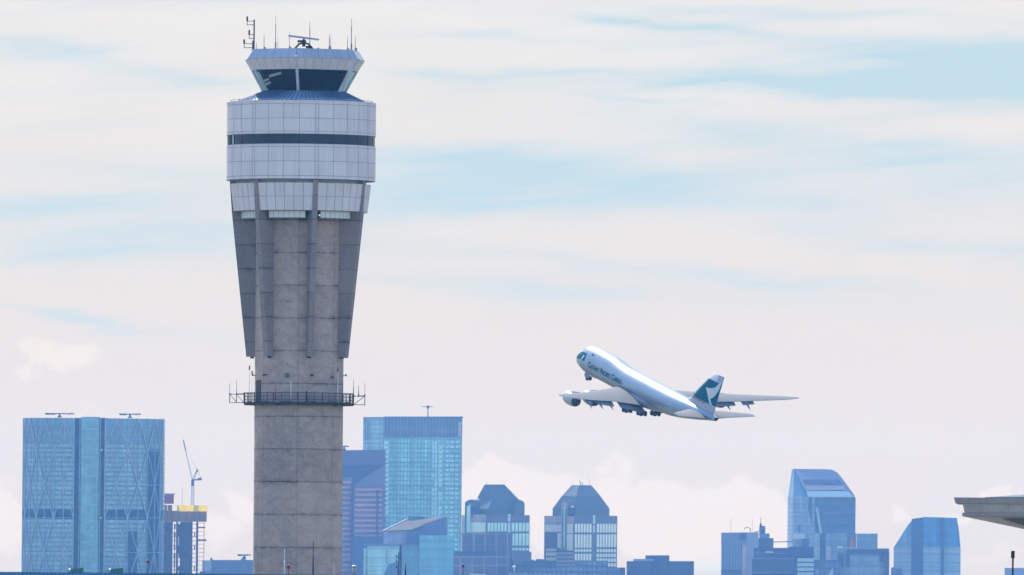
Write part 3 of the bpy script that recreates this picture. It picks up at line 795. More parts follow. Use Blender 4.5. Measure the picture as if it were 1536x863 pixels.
# ------------------------------------------------------------------ downtown towers, 10 to 12 km off
class Site:
    def __init__(s, name, label, cat, px, Y, group=None, kind_top=None):
        s.px = px; s.Y = Y; s.k = Y / 18660.0
        s.X0 = W(px, 780, Y).x
        s.root = thing(name, label, cat, (s.X0, Y, 0), group)
    def x(s, px, dy=0): return W(px, 780, s.Y + dy).x - s.X0
    def z(s, py, px=None, dy=0): return W(s.px if px is None else px, py, s.Y + dy).z
    def block(s, name, m, pts, top, bottom=None, parent=None, bev=0):
        """pts: (px, metres behind the front) anticlockwise from above; top: py or one py per point"""
        P = [(s.x(px, dy), dy) for px, dy in pts]
        tt = top if isinstance(top, (list, tuple)) else [top]*len(pts)
        zt_ = [s.z(t, p[0], p[1]) for t, p in zip(tt, pts)]
        if bottom is None: zb = 0
        else:
            bb = bottom if isinstance(bottom, (list, tuple)) else [bottom]*len(pts)
            zb = [s.z(t, p[0], p[1]) for t, p in zip(bb, pts)]
        mb = MB(); mb.prism(P, zb, zt_)
        return mb.build(name, m, parent or s.root)
    def rect(s, name, m, x0, x1, top, depth=30, dy=0, bottom=None, parent=None):
        return s.block(name, m, [(x0, dy), (x1, dy), (x1, dy + depth), (x0, dy + depth)], top, bottom, parent)
    def stick(s, mb, a, b, wd=.5):
        """bar between (px, py, dy) points"""
        mb.bar(Vector((s.x(a[0], a[2]), a[2], s.z(a[1], a[0], a[2]))), Vector((s.x(b[0], b[2]), b[2], s.z(b[1], b[0], b[2]))), wd)
    def pt(s, px, py, dy=0): return Vector((s.x(px, dy), dy, s.z(py, px, dy)))
def rmu(s, px0, px1, py, dy, name='roof_crane', parent=None, w=.9):
    """window cleaning crane: long boom on a short post"""
    mb = MB(); xm = px0 + (px1 - px0)*.5; roofy = py + 5
    s.stick(mb, (px0, py, dy), (px1, py + .4, dy), w); s.stick(mb, (xm, roofy, dy), (xm, py, dy), w*1.6)
    s.stick(mb, (px0 + 1, py + 1.2, dy), (px0 + (px1-px0)*.35, py + 1.2, dy), w*.8); s.stick(mb, (xm - 3, roofy, dy), (xm + 3, roofy, dy), w*1.3); s.stick(mb, (px1 - 4, py - 1, dy), (px1 - 8, py + 2, dy), w*.7)
    return mb.build(name, M['dark'], parent or s.root)
def mast(s, px, y0, y1, dy, w=.5, parent=None):
    mb = MB(); s.stick(mb, (px, y0, dy), (px, y1, dy), w); return mb.build('mast', M['steel'], parent or s.root)
roofm = mat('city_roof', (.12, .13, .15), .8)

# --- crescent glass tower with diagonal bracing
b1 = Site('crescent_tower', 'wide curved blue glass skyscraper with diagonal bracing lines, at the far left', 'skyscraper', 138, 10700)
DY0 = 0
g_lo = facade('crescent_glass', (.15, .28, .36), (.06, .14, .24), 2.2, 4.05, .06, .30, .2, .2, .2)
g_hi = facade('crescent_glass_upper', (.07, .17, .28), (.11, .20, .30), 2.2, 4.05, .10, .18, .2, .2, .2)
g_at = facade('atrium_glass', (.10, .28, .36), (.20, .40, .46), 4.5, 8.1, .10, .22, .2, .2, .1)
g_dk = facade('mechanical_louvre', (.012, .04, .10), (.02, .055, .12), 1.5, 1.5, .3, .3, .2, .7, spec=.1)
kx = b1.k
def left_col(k): th = R(13.85*(k - 1)); return (95 - 62*sin(th), (62 - 62*cos(th))*kx*.9)
def right_col(k): th = R(12.5*k - 6); return (165 + 80*sin(th), (80 - 80*cos(th))*kx*.9)
LC = [left_col(k*.5) for k in range(0, 16)]          # right to left
RC_ = [right_col(k*.5) for k in range(0, 16)]
def shell(s, name, m, pts, y0, y1, off=0, parent=None, depth=30, back=True):
    """curved wall slab following pts (px, dy) left to right, between picture heights y0 (top) and y1 (bottom; None = ground)"""
    mb = MB(); u = 0; P = [(s.x(px, dy), dy - off) for px, dy in pts]
    zt_ = [s.z(y0, s.px) for _ in pts]; zb = [0 if y1 is None else s.z(y1, s.px) for _ in pts]
    for i in range(len(P) - 1):
        L = sqrt((P[i+1][0]-P[i][0])**2 + (P[i+1][1]-P[i][1])**2)
        mb.face([(*P[i], zb[i]), (*P[i+1], zb[i+1]), (*P[i+1], zt_[i+1]), (*P[i], zt_[i])], [(u, zb[i]), (u+L, zb[i+1]), (u+L, zt_[i+1]), (u, zt_[i])], True)
        u += L
    if back:
        ym = max(p[1] for p in P) + depth
        q = [(P[-1][0], ym), (P[0][0], ym)]
        ring = P + q; n = len(ring)
        for i in range(len(P) - 1, n):
            j = (i+1) % n; mb.face([(*ring[i], zb[0]), (*ring[j], zb[0]), (*ring[j], zt_[0]), (*ring[i], zt_[0])], [(0, zb[0]), (30, zb[0]), (30, zt_[0]), (0, zt_[0])])
        mb.face([(*p, zt_[0]) for p in ring]); mb.face([(*p, zb[0]) for p in ring][::-1])
    return mb.build(name, m, parent or s.root, fix=False)
Lp = [p for p in LC[::-1]]; Lp = [(max(32.0, p[0]), p[1]) for p in Lp]; Rp = RC_
wl = shell(b1, 'glass_wall', g_lo, Lp, 664, None); wr = shell(b1, 'glass_wall', g_lo, Rp, 664, None)
shell(b1, 'crown_glass', g_hi, Lp, 627.5, 664, .25); shell(b1, 'crown_glass', g_hi, Rp, 627.5, 664, .25)
shell(b1, 'louvre_band', g_dk, Lp, 764.5, 779.5, .35, back=False); shell(b1, 'louvre_band', g_dk, Rp, 764.5, 779.5, .35, back=False)
b1.block('recess', g_dk, [(109, 6), (158, 6), (158, 30), (109, 30)], 627)
b1.block('atrium', g_at, [(120.5, 3.5), (147.5, 3.5), (147.5, 8), (120.5, 8)], 625.5)
rdy = lambda px: (80 - sqrt(6400 - (px - 165)**2))*kx*.9 - .7
b1.block('slot_glass', g_dk, [(px, rdy(px)) for px in (220, 223, 226, 229, 232, 235, 238.5)] + [(238.5, 75*kx), (220, 75*kx)], 675)
b1.block('slot_glass', g_dk, [(px, rdy(px)) for px in (192.5, 196, 200, 203.5, 207)] + [(207, 50*kx), (192.5, 50*kx)], 797)
m_fr = mat('brace_steel', (.32, .35, .44), .5, .2, .05)
rowsy = [629, 676.5, 728, 777, 829, 880]
frame = MB()
def fr(s_, a, b, w, mbx): s_.stick(mbx, a, b, w)
for colf, kmax in ((left_col, 7), (right_col, 7)):
    mb = MB()
    for k in range(0, kmax + 1):
        px, dy = colf(k)
        if px < 33: continue
        b1.stick(mb, (px, 627, dy - .8), (px, 900, dy - .8), .85 if k == 0 else .55)
    mb.build('mullion_column', m_fr, b1.root)
    mb = MB()
    for k in range(0, kmax):
        for r in range(5):
            if (k + r) % 2 == 1: a, b = (k, rowsy[r]), (k+1, rowsy[r+1])
            else: a, b = (k+1, rowsy[r]), (k, rowsy[r+1])
            for h in (0, .5):
                ka, kb = a[0] + (b[0]-a[0])*h, a[0] + (b[0]-a[0])*(h+.5); ya, yb = a[1] + (b[1]-a[1])*h, a[1] + (b[1]-a[1])*(h+.5)
                p, q = colf(ka), colf(kb)
                b1.stick(mb, (p[0], ya, p[1] - 1.0), (q[0], yb, q[1] - 1.0), .75)
    mb.build('diagonal_brace', m_fr, b1.root)
    for y in rowsy[1:5]:
        mb = MB()
        for k in range(0, kmax*2):
            p, q = colf(k/2), colf(k/2 + .5); b1.stick(mb, (p[0], y, p[1] - .7), (q[0], y, q[1] - .7), .45)
        mb.build('ring_beam', m_fr, b1.root)
for x in (118.5, 149.5):
    mb = MB(); b1.stick(mb, (x, 627, 3.2), (x, 900, 3.2), .6); mb.build('mullion_column', m_fr, b1.root)
rmu(b1, 66, 110, 620.5, 14); rmu(b1, 177, 210, 621.2, 20)
for x, y in ((151.8, 675), (151.8, 777)):
    mb = MB(); mb.ball(tuple(b1.pt(x, y, 3)), 1.0); mb.build('obstruction_light', M['white'], b1.root)
# steam from its roof
ms_ = bpy.data.materials.new('steam'); ms_.use_nodes = True; nt = ms_.node_tree; nt.nodes.clear()
pv = nt.nodes.new('ShaderNodeVolumePrincipled'); ou = nt.nodes.new('ShaderNodeOutputMaterial'); pv.inputs['Color'].default_value = (1, 1, 1, 1); pv.inputs['Density'].default_value = .14
nt.links.new(pv.outputs[0], ou.inputs['Volume'])
mb = MB()
rs = random.Random(3)
for i in range(16):
    t = rs.random(); px = 118 + 62*t; py = 623 - 8*rs.random()*(1 - abs(t - .45)*1.2)
    mb.ball(tuple(b1.pt(px, py, 30 + rs.uniform(-8, 8))), rs.uniform(2.0, 4.2), 12, 8, .8)
st_ = mb.build('rooftop_steam', ms_); st_['kind'] = 'stuff'; st_['label'] = 'white steam drifting over the roof of the curved glass skyscraper'

def tarp(name, col, tr):
    """thin sheeting that lets some of the sun through"""
    m, nt, b = nm(name); n_ = nt.nodes.new('ShaderNodeBsdfTranslucent'); x_ = nt.nodes.new('ShaderNodeMixShader'); x_.inputs[0].default_value = tr
    cc = mix_n(nt, ramp(nt, noise_n(nt, coord(nt), .3, 4), .35, .65), tuple(v*.92 for v in col), col)
    nt.links.new(cc, b.inputs['Base Color']); nt.links.new(cc, n_.inputs[0]); b.inputs['Roughness'].default_value = .8
    nt.links.new(b.outputs[0], x_.inputs[1]); nt.links.new(n_.outputs[0], x_.inputs[2]); nt.links.new(x_.outputs[0], nt.nodes['Material Output'].inputs['Surface'])
    return m
# --- concrete core under construction with crane
b2 = Site('unfinished_tower', 'open concrete tower under construction with yellow and brown hoarding round its top', 'construction site', 278, 10900)
mc = mat('raw_concrete', (.065, .07, .10), .95, 0, .3, .3, .1)
Ys = 782
b2.rect('core_wall', mc, 240, 259.3, 783, 18); b2.rect('core_wall', mc, 270.2, 289, 783, 18, 1); b2.rect('core_wall', mc, 264.2, 267.6, 783, 16, 2); b2.rect('hoarding_frame', tarp('frame_tarp', (.22, .11, .06), .3), 240, 310, 766.5, .3, 3, 782.8); b2.rect('core_wall', mc, 294.3, 297.6, 783, 18)
mb = MB()
for i in range(14):
    y = 786 + 6.3*i
    for x0, x1 in ((259, 272), (288, 295)): mb.hull([b2.pt(x0, y + .8, 3), b2.pt(x1, y + .8, 3), b2.pt(x1, y + .8, 12), b2.pt(x0, y + .8, 12)], [b2.pt(x0, y, 3), b2.pt(x1, y, 3), b2.pt(x1, y, 12), b2.pt(x0, y, 12)])
mb.build('floor_slab', mc, b2.root)
mb = MB(); rs = random.Random(5)
for i in range(12):
    y = 787 + 6.3*i; x = 266.5 if rs.random() < .5 else 268.8
    b2.stick(mb, (x, y, 6), (x, y + 6, 6), 1.6)
    if rs.random() < .4: b2.stick(mb, (269.6, y, 6), (269.6, y + 6, 6), 1.3)
    b2.stick(mb, (262.2, y, 6), (262.2, y + 6.3, 6), .5 + rs.random()*1.2)
    if rs.random() < .3: b2.stick(mb, (292.3, y, 6), (292.3, y + 6, 6), 1.0)
mb.build('formwork_post', mc, b2.root)
mb = MB()
b2.stick(mb, (306.3, 782, 6), (306.3, 900, 6), .45)
for i in range(16): b2.stick(mb, (297, 785 + 6.3*i, 6), (307, 785 + 6.3*i, 6), .35)
b2.stick(mb, (297, 791.5, 6), (308, 791.5, 6), 1.3); b2.stick(mb, (297, 810.5, 6), (310, 810.5, 6), 1.6)
mb.build('hoist_frame', mat('hoist_steel', (.12, .10, .12), .7), b2.root)
mbrown = tarp('brown_hoarding', (.42, .20, .07), .35); myel = tarp('yellow_hoarding', (.95, .80, .0), .6)
for i, (x0, x1, t_, b_) in enumerate(((240, 250.5, 757.5, 781), (251.3, 258, 757.8, 782), (258.8, 268, 767, 782), (268.8, 279, 768, 782.5), (279.8, 290.5, 768, 781.5), (291.3, 299, 768, 782.5), (299.8, 310, 768, 783))):
    b2.rect('brown_panel', mbrown, x0, x1, t_, .2, -1 - .2*(i % 2), b_)
for i, (x0, x1) in enumerate(((265.5, 272.3), (273, 282), (282.8, 290.3), (291, 299.3), (300, 311))):
    b2.rect('yellow_panel', myel, x0, x1, 758.2, .12, -2 + .15*(i % 2), 767.5)
b2.rect('plant_box', mat('magenta_box', (.34, .08, .12), .8), 240, 260.5, 742.5, 12, 2, 756); b2.rect('plant_box_roof', mat('box_roof', (.05, .06, .12), .8), 238, 262, 740.5, 14, 1, 742.3)
mast(b2, 273, 732, 760, 5, .3)
c1 = Site('tower_crane', 'slender luffing tower crane standing above the yellow hoarding', 'crane', 288.5, 10905)
wc = mat('crane_white', (.42, .44, .46), .6); dk = mat('crane_blue_grey', (.07, .10, .17), .6)
mb = MB(); wm = 3.2
for sx_ in (-1, 1):
    for yy in (0, 2.6): c1.stick(mb, (288.5 + sx_*2.1, 782, yy + 4), (288.5 + sx_*2.1, 727, yy + 4), .45)
for i in range(14):
    y = 781 - 3.9*i
    c1.stick(mb, (286.4, y, 4), (290.6, y - 3.9, 4), .3); c1.stick(mb, (290.6, y, 6.6), (286.4, y - 3.9, 6.6), .3); c1.stick(mb, (286.4, y, 4), (290.6, y, 4), .25)
mb.build('mast', wc, c1.root)
mb = MB(); c1.stick(mb, (288.5, 729, 5), (288.5, 720, 5), 2.6); c1.stick(mb, (288, 720.2, 5), (302, 719.4, 5), 1.2); c1.stick(mb, (296, 719, 5), (302, 718.6, 5), 2.2); mb.build('slewing_deck', dk, c1.root)
mb = MB(); c1.stick(mb, (288, 720, 5), (294.5, 706, 5), .5); c1.stick(mb, (290.5, 720, 5), (295, 706, 5), .4); c1.stick(mb, (293.5, 708.5, 5), (296.5, 705, 5), 1.3); c1.stick(mb, (292, 700.5, 5), (294.8, 706, 5), .25); c1.stick(mb, (302, 719, 5), (295.2, 706, 5), .2); mb.build('a_frame', dk, c1.root)
mb = MB()
for o_ in (-.6, .6): c1.stick(mb, (288.2 + o_, 721, 5), (277.3 + o_, 676, 5), .3)
for i in range(12):
    t = i/12; xa = 288.2 - 10.9*t; ya = 721 - 45*t; c1.stick(mb, (xa - .6, ya, 5), (xa + .6 - .9, ya - 3.75, 5), .22)
mb.build('jib', wc, c1.root)
mb = MB(); c1.stick(mb, (277.3, 676.5, 5), (274, 660, 5), .9); c1.stick(mb, (276, 668, 5), (295, 705, 5.5), .12); mb.build('jib_tip', dk, c1.root)

# --- low block left of the control tower
b3 = Site('low_block', 'low blue block with a roof crane between the construction tower and the control tower', 'building', 345, 11600)
g3 = facade('low_block_glass', (.10, .12, .24), (.12, .14, .26), 3, 4, .2, .2, .1, .5)
b3.rect('facade', g3, 317.5, 384, 840.2, 30); b3.rect('pale_wing', facade('pale_wing_wall', (.36, .37, .44), (.34, .35, .42), 3, 4, .2, .2, .1, .6), 304, 318, 840.8, 26, -3); b3.rect('podium', g3, 300, 384, 857, 20, -6)
b3.rect('stair_head', g3, 315.7, 319.2, 837, 5, -1, 841); b3.rect('plant_room', g3, 362, 369, 838.2, 5, 3, 842)
rmu(b3, 356.5, 377, 832.5, 5, w=1.1)

# --- mauve tower with a stepped wedge crown and pink bands
b4 = Site('banded_tower', 'mauve tower with pink floor bands and dark wedge crown beside the control tower shaft', 'skyscraper', 540, 10900)
mv = facade('mauve_glass', (.15, .13, .26), (.17, .14, .27), 4, 4.2, .1, .2, .12, .4); mvd = mat('wedge_dark_glass', (.035, .06, .19), .35, 0, .08); pk = mat('pink_spandrel', (.58, .34, .40), .7, 0, .12, .1)  # wedge and strips in a darker blue glass
b4.block('crown', mat('crown_cladding', (.13, .14, .27), .6), [(496, 12), (577.5, 12), (577.5, 40), (496, 40)], [676, 674.5, 674.5, 676], parent=b4.root)
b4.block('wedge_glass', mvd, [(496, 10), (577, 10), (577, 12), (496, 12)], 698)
b4.block('sloped_wall', mat('sloped_wall_cladding', (.17, .19, .32), .6), [(528, 4), (577.3, 4), (577.3, 10), (528, 10)], [729, 696, 696, 729], parent=b4.root)
b4.rect('shaft', mv, 496, 528, 716, 30, 6); b4.rect('shaft', mv, 528, 577.3, 728.5, 34, 2)
for x0, x1, ya, yb, dy in ((496, 526, 722, 863, 5.4), (532, 573, 733, 815, 1.4)):
    mb = MB(); y = ya
    while y < yb:
        mb.hull([b4.pt(x0, y + 3.0, dy), b4.pt(x1, y + 3.0, dy), b4.pt(x1, y + 3.0, dy + .8), b4.pt(x0, y + 3.0, dy + .8)], [b4.pt(x0, y, dy), b4.pt(x1, y, dy), b4.pt(x1, y, dy + .8), b4.pt(x0, y, dy + .8)]); y += 7.75
    mb.build('floor_band', pk, b4.root)
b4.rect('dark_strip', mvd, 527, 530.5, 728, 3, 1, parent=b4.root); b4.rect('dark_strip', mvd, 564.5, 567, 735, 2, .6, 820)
b4.rect('dark_front_block', mat('dark_block_glass', (.04, .09, .26), .4), 528.5, 577, 804.5, 12, -8)  # plain dark block before the foot of the tower
rmu(b4, 508, 522.5, 669.5, 18, w=.9)

# --- tall cyan glass tower
b5 = Site('glass_tower', 'tallest square cyan glass tower with a dark finned crown, behind the slanted roof building', 'skyscraper', 625, 11000)
gc = facade('cyan_glass', (.17, .42, .50), (.07, .22, .36), 3.05, 4.12, .2, .16, .12, .18, .15); gcl = facade('cyan_glass_left', (.20, .40, .52), (.12, .26, .40), 3.05, 4.12, .14, .18, .12, .2, .1)
b5.block('facade', gc, [(574, 0), (692, 14), (680, 80), (560, 66)], 656, parent=b5.root)
b5.block('side_facade', gcl, [(543.5, 24), (574, 0), (574.4, 1.0), (560, 40)], 627)
b5.block('crown_screen', facade('crown_screen_glass', (.15, .21, .34), (.09, .14, .26), 2.4, 6, .28, .06, .12, .4), [(574, -.3), (692.3, 13.7), (680, 80), (560, 66)], 627, 656.4)
mb = MB()
for i in range(25):
    t = i/24; px = 575 + 116.5*t; dy = 14*t - .5
    b5.stick(mb, (px, 624.2, dy), (px, 656, dy), .75)
for px, dy in ((546, 21.5), (549, 19), (552, 16.5)): b5.stick(mb, (px, 630, dy), (px, 660, dy), .5)
mb.build('crown_fin', mat('crown_fin_metal', (.22, .28, .42), .5), b5.root)
b5.block('roof_rim', mat('roof_rim_metal', (.05, .13, .33), .5), [(574, -.8), (692.8, 13.2), (692, 16), (574, 2)], 625.2, 628)
b5.block('roof_rim', mat('roof_rim_left', (.12, .22, .38), .5), [(543.2, 23.4), (573.8, -.6), (573.8, 1.5), (546, 26)], 625.8, 628)
mb = MB()
for px, dy in ((548.5, 19.8), (687.5, 12.8), (690, 13.1)): b5.stick(mb, (px, 633, dy - .6), (px, 655, dy - .6), .8)
mb.build('crown_light', mat('pale_crown_post', (.62, .70, .74), .4), b5.root)
wn = mat('lit_cyan_pane', (.46, .72, .76), .3, 0, .12, .1); wn2 = mat('dark_pane', (.04, .09, .22), .3)
mb = MB(); mc_ = MB(); rs = random.Random(11); NP = [0]
def pane(mbx, px0, px1, y0, y1, off=.35):
    d0, d1 = (px0 - 574)/118*14, (px1 - 574)/118*14
    if mbx is mb:
        NP[0] += 1
        if NP[0] <= 100: mbx = MB()
    mbx.hull([b5.pt(px0, y1, d0 - off), b5.pt(px1, y1, d1 - off), b5.pt(px1, y1, d1), b5.pt(px0, y1, d0)], [b5.pt(px0, y0, d0 - off), b5.pt(px1, y0, d1 - off), b5.pt(px1, y0, d1), b5.pt(px0, y0, d0)])
    if mbx is not mb: mbx.build('window', wn if y1 - y0 > 3 else wn2, b5.root)
for r in range(30):
    y = 662 + 7.05*r*.99
    if y > 856: break
    for px0, px1 in ((647, 650.5), (651.2, 655), (657.2, 662)):
        if rs.random() < .92 and y < 768: pane(mb, px0, px1, y, y + 4.8)
    for px0, px1 in ((668, 671.5), (674.5, 680), (682, 686.5)):
        if rs.random() < .8: pane(mb, px0, px1, y, y + 3.2)
    if y < 768:
        pane(mb, 574.8, 581.8, y, y + 4.2)
        if 7 <= r <= 13: pane(MB(), 574.8, 578.6, y + 4.4, y + 6.8, .3)
o = mb.build('small_panes', wn, b5.root); o['kind'] = 'stuff'
mast(b5, 640.5, 608, 626, 20, .9)
mb = MB(); b5.stick(mb, (631.5, 610.2, 20), (648.5, 610.2, 20), .5); b5.stick(mb, (638.5, 611, 20), (642.5, 611, 20), 2.2); mb.build('antenna_array', M['dark'], b5.root)

# --- slanted roof building with pale glass boxes
b6 = Site('slanted_roof_building', 'lower building with a slanted grey roof above pale turquoise glass boxes', 'building', 612, 10500)
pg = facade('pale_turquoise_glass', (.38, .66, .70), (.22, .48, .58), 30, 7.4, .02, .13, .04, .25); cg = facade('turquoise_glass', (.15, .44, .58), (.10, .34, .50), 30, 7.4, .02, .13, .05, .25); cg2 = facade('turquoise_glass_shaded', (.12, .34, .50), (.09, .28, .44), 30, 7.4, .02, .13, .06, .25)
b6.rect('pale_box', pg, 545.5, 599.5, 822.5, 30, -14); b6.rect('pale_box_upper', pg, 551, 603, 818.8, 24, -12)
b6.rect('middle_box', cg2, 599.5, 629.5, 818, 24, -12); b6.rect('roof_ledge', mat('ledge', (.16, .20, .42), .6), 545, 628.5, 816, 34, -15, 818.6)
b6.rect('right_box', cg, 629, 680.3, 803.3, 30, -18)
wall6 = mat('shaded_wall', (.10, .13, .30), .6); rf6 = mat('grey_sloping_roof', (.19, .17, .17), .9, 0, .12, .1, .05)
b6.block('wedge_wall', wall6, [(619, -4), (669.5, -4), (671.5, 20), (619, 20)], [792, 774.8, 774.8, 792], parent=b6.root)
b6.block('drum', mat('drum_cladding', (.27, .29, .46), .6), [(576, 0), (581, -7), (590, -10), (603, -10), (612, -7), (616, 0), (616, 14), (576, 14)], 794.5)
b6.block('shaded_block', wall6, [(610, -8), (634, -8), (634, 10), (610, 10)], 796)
mb = MB(); q = [b6.pt(574, 796.5, -12), b6.pt(617, 794.5, -12), b6.pt(668, 775.2, 8), b6.pt(611, 778.8, 8)]
mb.hull([v - Vector((0, 0, .8)) for v in q], q); mb.build('sloping_roof', rf6, b6.root)
mb = MB(); q = [b6.pt(574, 797.2, -12.3), b6.pt(576.5, 796, -12.3), b6.pt(613, 778, 8), b6.pt(611, 779, 8)]; b6.stick(mb, (574, 797, -12.4), (612, 778.6, 8), .9); mb.build('roof_edge', wall6, b6.root)
b6.block('roof_plant', wall6, [(612, 8), (668, 8), (668, 14), (612, 14)], [774.5, 777.5, 777.5, 774.5], 781)
mb = MB()
for i in range(8): b6.stick(mb, (614 + 3*i, 773.4 + .2*i, 8), (614 + 3*i, 776, 8), .6)
mb.build('roof_vent', wall6, b6.root)
b6.block('reflected_block', mat('reflection_blue', (.05, .16, .34), .3), [(571, -16), (584, -16), (599, -16), (599, -14.2), (571, -14.2)], [876, 846, 843, 843, 876])  # dark reflection in the pale box, modelled as a thin blue slab
mb = MB(); b6.stick(mb, (550.6, 824, -14.6), (550.6, 900, -14.6), .5); b6.stick(mb, (580.5, 824, -14.6), (580.5, 846, -14.6), .35); b6.stick(mb, (598.7, 828, -14.6), (598.7, 900, -14.6), .45); mb.build('facade_joint', M['dark'], b6.root)

# --- twin hipped towers
stone = facade('warm_stone', (.50, .40, .42), (.58, .46, .48), 3, 4.1, .2, .2, .08, .7); roofg = mat('hip_roof_dark', (.14, .165, .22), .8, 0, .1, .1, .1); roofl = mat('hip_roof_sunlit', (.19, .20, .25), .8, 0, .06, .1, .1)
pgl = mat('cloud_reflection_panes', (.95, .92, .80), .25, 0, .1, .08); pgl2 = mat('cyan_panes', (.62, .90, .82), .25, 0, .12, .08); sb = mat('slate_spandrel', (.15, .16, .24), .6, 0, .06)  # bright sky and cloud reflection is put into the pane colours
def panes(s, name, m, x0, x1, n, ys, dyf, gap=.35, parent=None, off=.5):
    """rows of tall panes between picture rows ys [(top, bottom)]; dyf gives the facade depth at px"""
    w = (x1 - x0)/n; mt = m
    for i in range(n):
        a, b = x0 + w*(i + gap/2), x0 + w*(i + 1 - gap/2)
        for y0, y1 in ys:
            mb = MB(); mb.hull([s.pt(a, y1, dyf(a) - off), s.pt(b, y1, dyf(b) - off), s.pt(b, y1, dyf(b) + .2), s.pt(a, y1, dyf(a) + .2)], [s.pt(a, y0, dyf(a) - off), s.pt(b, y0, dyf(b) - off), s.pt(b, y0, dyf(b) + .2), s.pt(a, y0, dyf(a) + .2)])
            mb.build(name, mt, parent or s.root)
b7 = Site('hipped_tower', 'stone and glass tower whose hip roof has rounded shoulders, left of the two alike', 'skyscraper', 745, 11100, 'twin hip roofed towers')
D7L = lambda px: (729 - px)/35*16; D7R = lambda px: (px - 729)/66*10
def hip_tower(s, xl, xc, xr, top, eave, lx0, lx1, rtop, gables):
    dl = lambda px: (xc - px)/(xc - xl)*16; dr = lambda px: (px - xc)/(xr - xc)*10
    s.block('shaft', sb, [(xl, 16), (xc, 0), (xr, 10), (xr - 6, 62), (xl + 8, 62)], top)
    # roof
    lo = [s.pt(lx0, top, 18), s.pt(xc + (4 if gables else 0), top, 4), s.pt(lx1, top, 12), s.pt(lx1 - 6, top, 54), s.pt(lx0 + 6, top, 54)]
    md = [s.pt(lx0, eave, 18), s.pt(xc + (4 if gables else 0), eave, 4), s.pt(lx1, eave, 12), s.pt(lx1 - 6, eave, 54), s.pt(lx0 + 6, eave, 54)]
    m2 = [s.pt(lx0 + rtop[3], rtop[2], 20), s.pt(xc + (8 if gables else 3), rtop[2] + 1, 10), s.pt(lx1 - rtop[4], rtop[2], 16), s.pt(lx1 - rtop[4] - 4, rtop[2], 48), s.pt(lx0 + rtop[3] + 4, rtop[2], 48)]
    hi = [s.pt(rtop[0], rtop[5], 26), s.pt((rtop[0]*.62 + rtop[1]*.38), rtop[5], 22), s.pt(rtop[1], rtop[5], 25), s.pt(rtop[1] - 3, rtop[5], 40), s.pt(rtop[0] + 3, rtop[5], 40)]
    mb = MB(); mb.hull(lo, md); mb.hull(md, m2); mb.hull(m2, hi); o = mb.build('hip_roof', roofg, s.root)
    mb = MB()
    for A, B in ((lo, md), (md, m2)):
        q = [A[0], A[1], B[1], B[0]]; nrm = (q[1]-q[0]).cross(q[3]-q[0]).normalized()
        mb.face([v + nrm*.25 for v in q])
    mb.build('sunlit_roof_face', roofl, o, fix=False)  # paler overlay stands in for sunlight on the left roof faces
    return dl, dr
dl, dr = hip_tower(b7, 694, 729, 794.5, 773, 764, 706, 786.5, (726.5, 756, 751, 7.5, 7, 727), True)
def gable(s, x0, x1, ytop, ybase, dy, m, depth=12):
    mb = MB(); n = 9; lo = []; 
    P = [s.pt(x0, ybase, dy)] + [s.pt((x0+x1)/2 - (x1-x0)/2*cos(pi*i/n), ytop + 7 - 7*sin(pi*i/n), dy) for i in range(n+1)] + [s.pt(x1, ybase, dy)]
    mb.hull(P, [p + Vector((0, depth, 0)) for p in P]); return mb.build('rounded_gable', m, s.root)
gable(b7, 697.3, 718, 749.3, 775, 8, sb, 30); gable(b7, 771, 786.7, 750.2, 775, 7, roofg, 40)
b7.block('gable_glass', pgl2, [(700, 7), (705.5, 6.6), (705.5, 8.5), (700, 8.5)], [760, 756.5, 756.5, 760], 799)
b7.block('gable_rib', mat('rib_slate', (.07, .10, .24), .6), [(697.2, 7.6), (699.6, 6.8), (699.6, 8.8), (697.2, 8.8)], 753, 800)
b7.block('stone_corner', stone, [(705.8, 9.6), (728.8, -.4), (729.2, .4), (705.8, 11)], 772)
b7.block('glass_corner', pgl, [(705.8, 9.2), (728.4, -.8), (728.4, 0), (705.8, 10)], 784, 798)
b7.block('stone_side', stone, [(692.5, 16.6), (697.5, 13), (698, 15), (693, 18)], 773)
panes(b7, 'window', pgl2, 731, 761, 6, [(784.5, 797.5)], dr, .22); panes(b7, 'window', pgl2, 767, 794, 5, [(784.5, 797.5), (800.5, 818.5), (822, 826), (829, 841)], dr, .22)
panes(b7, 'bright_bay', mat('bright_bay_glass', (.55, .72, .75), .3), 761.6, 766, 1, [(771.5, 782), (784, 799)], dr, .1, off=1.0)
b7.rect('lower_wing', sb, 770, 797.5, 828, 20, 4)
mb = MB(); mb.ball(tuple(b7.pt(716.3, 749.5, 8)), 1.5); mb.build('rooftop_dome', M['white'], b7.root)
b7.block('dark_recess', mat('recess_slate', (.03, .07, .2), .5), [(708, 6), (718.5, 4), (718.5, 8), (708, 9)], 760, 771)
mast(b7, 729, 720, 728, 30, .25); mast(b7, 755.5, 720, 728, 30, .25)
b8 = Site('hipped_tower', 'stone and glass tower with pointed bay under its plain hip roof, right of the two', 'skyscraper', 870, 11150, 'twin hip roofed towers')
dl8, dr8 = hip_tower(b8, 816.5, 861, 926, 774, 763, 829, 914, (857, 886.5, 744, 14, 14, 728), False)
b8.block('stone_corner', stone, [(817.2, 15.8 - .4), (860.6, -.5), (861, .4), (817.4, 17)], 774.6, 786)
panes(b8, 'window', pgl, 817.5, 843, 4, [(787, 798)], dl8, .03); panes(b8, 'window', pgl, 849.5, 860, 1, [(786, 800), (801, 826)], dl8, .05)
panes(b8, 'window', pgl, 836, 843, 1, [(800, 822)], dl8, .1); panes(b8, 'window', pgl, 862, 888, 6, [(786, 799), (802, 822), (824, 828), (831, 841)], dr8, .25)
panes(b8, 'window', pgl, 895, 925, 7, [(786, 799), (802, 821), (824, 828.5), (831, 836), (838, 843), (845, 850), (852, 857)], dr8, .25)
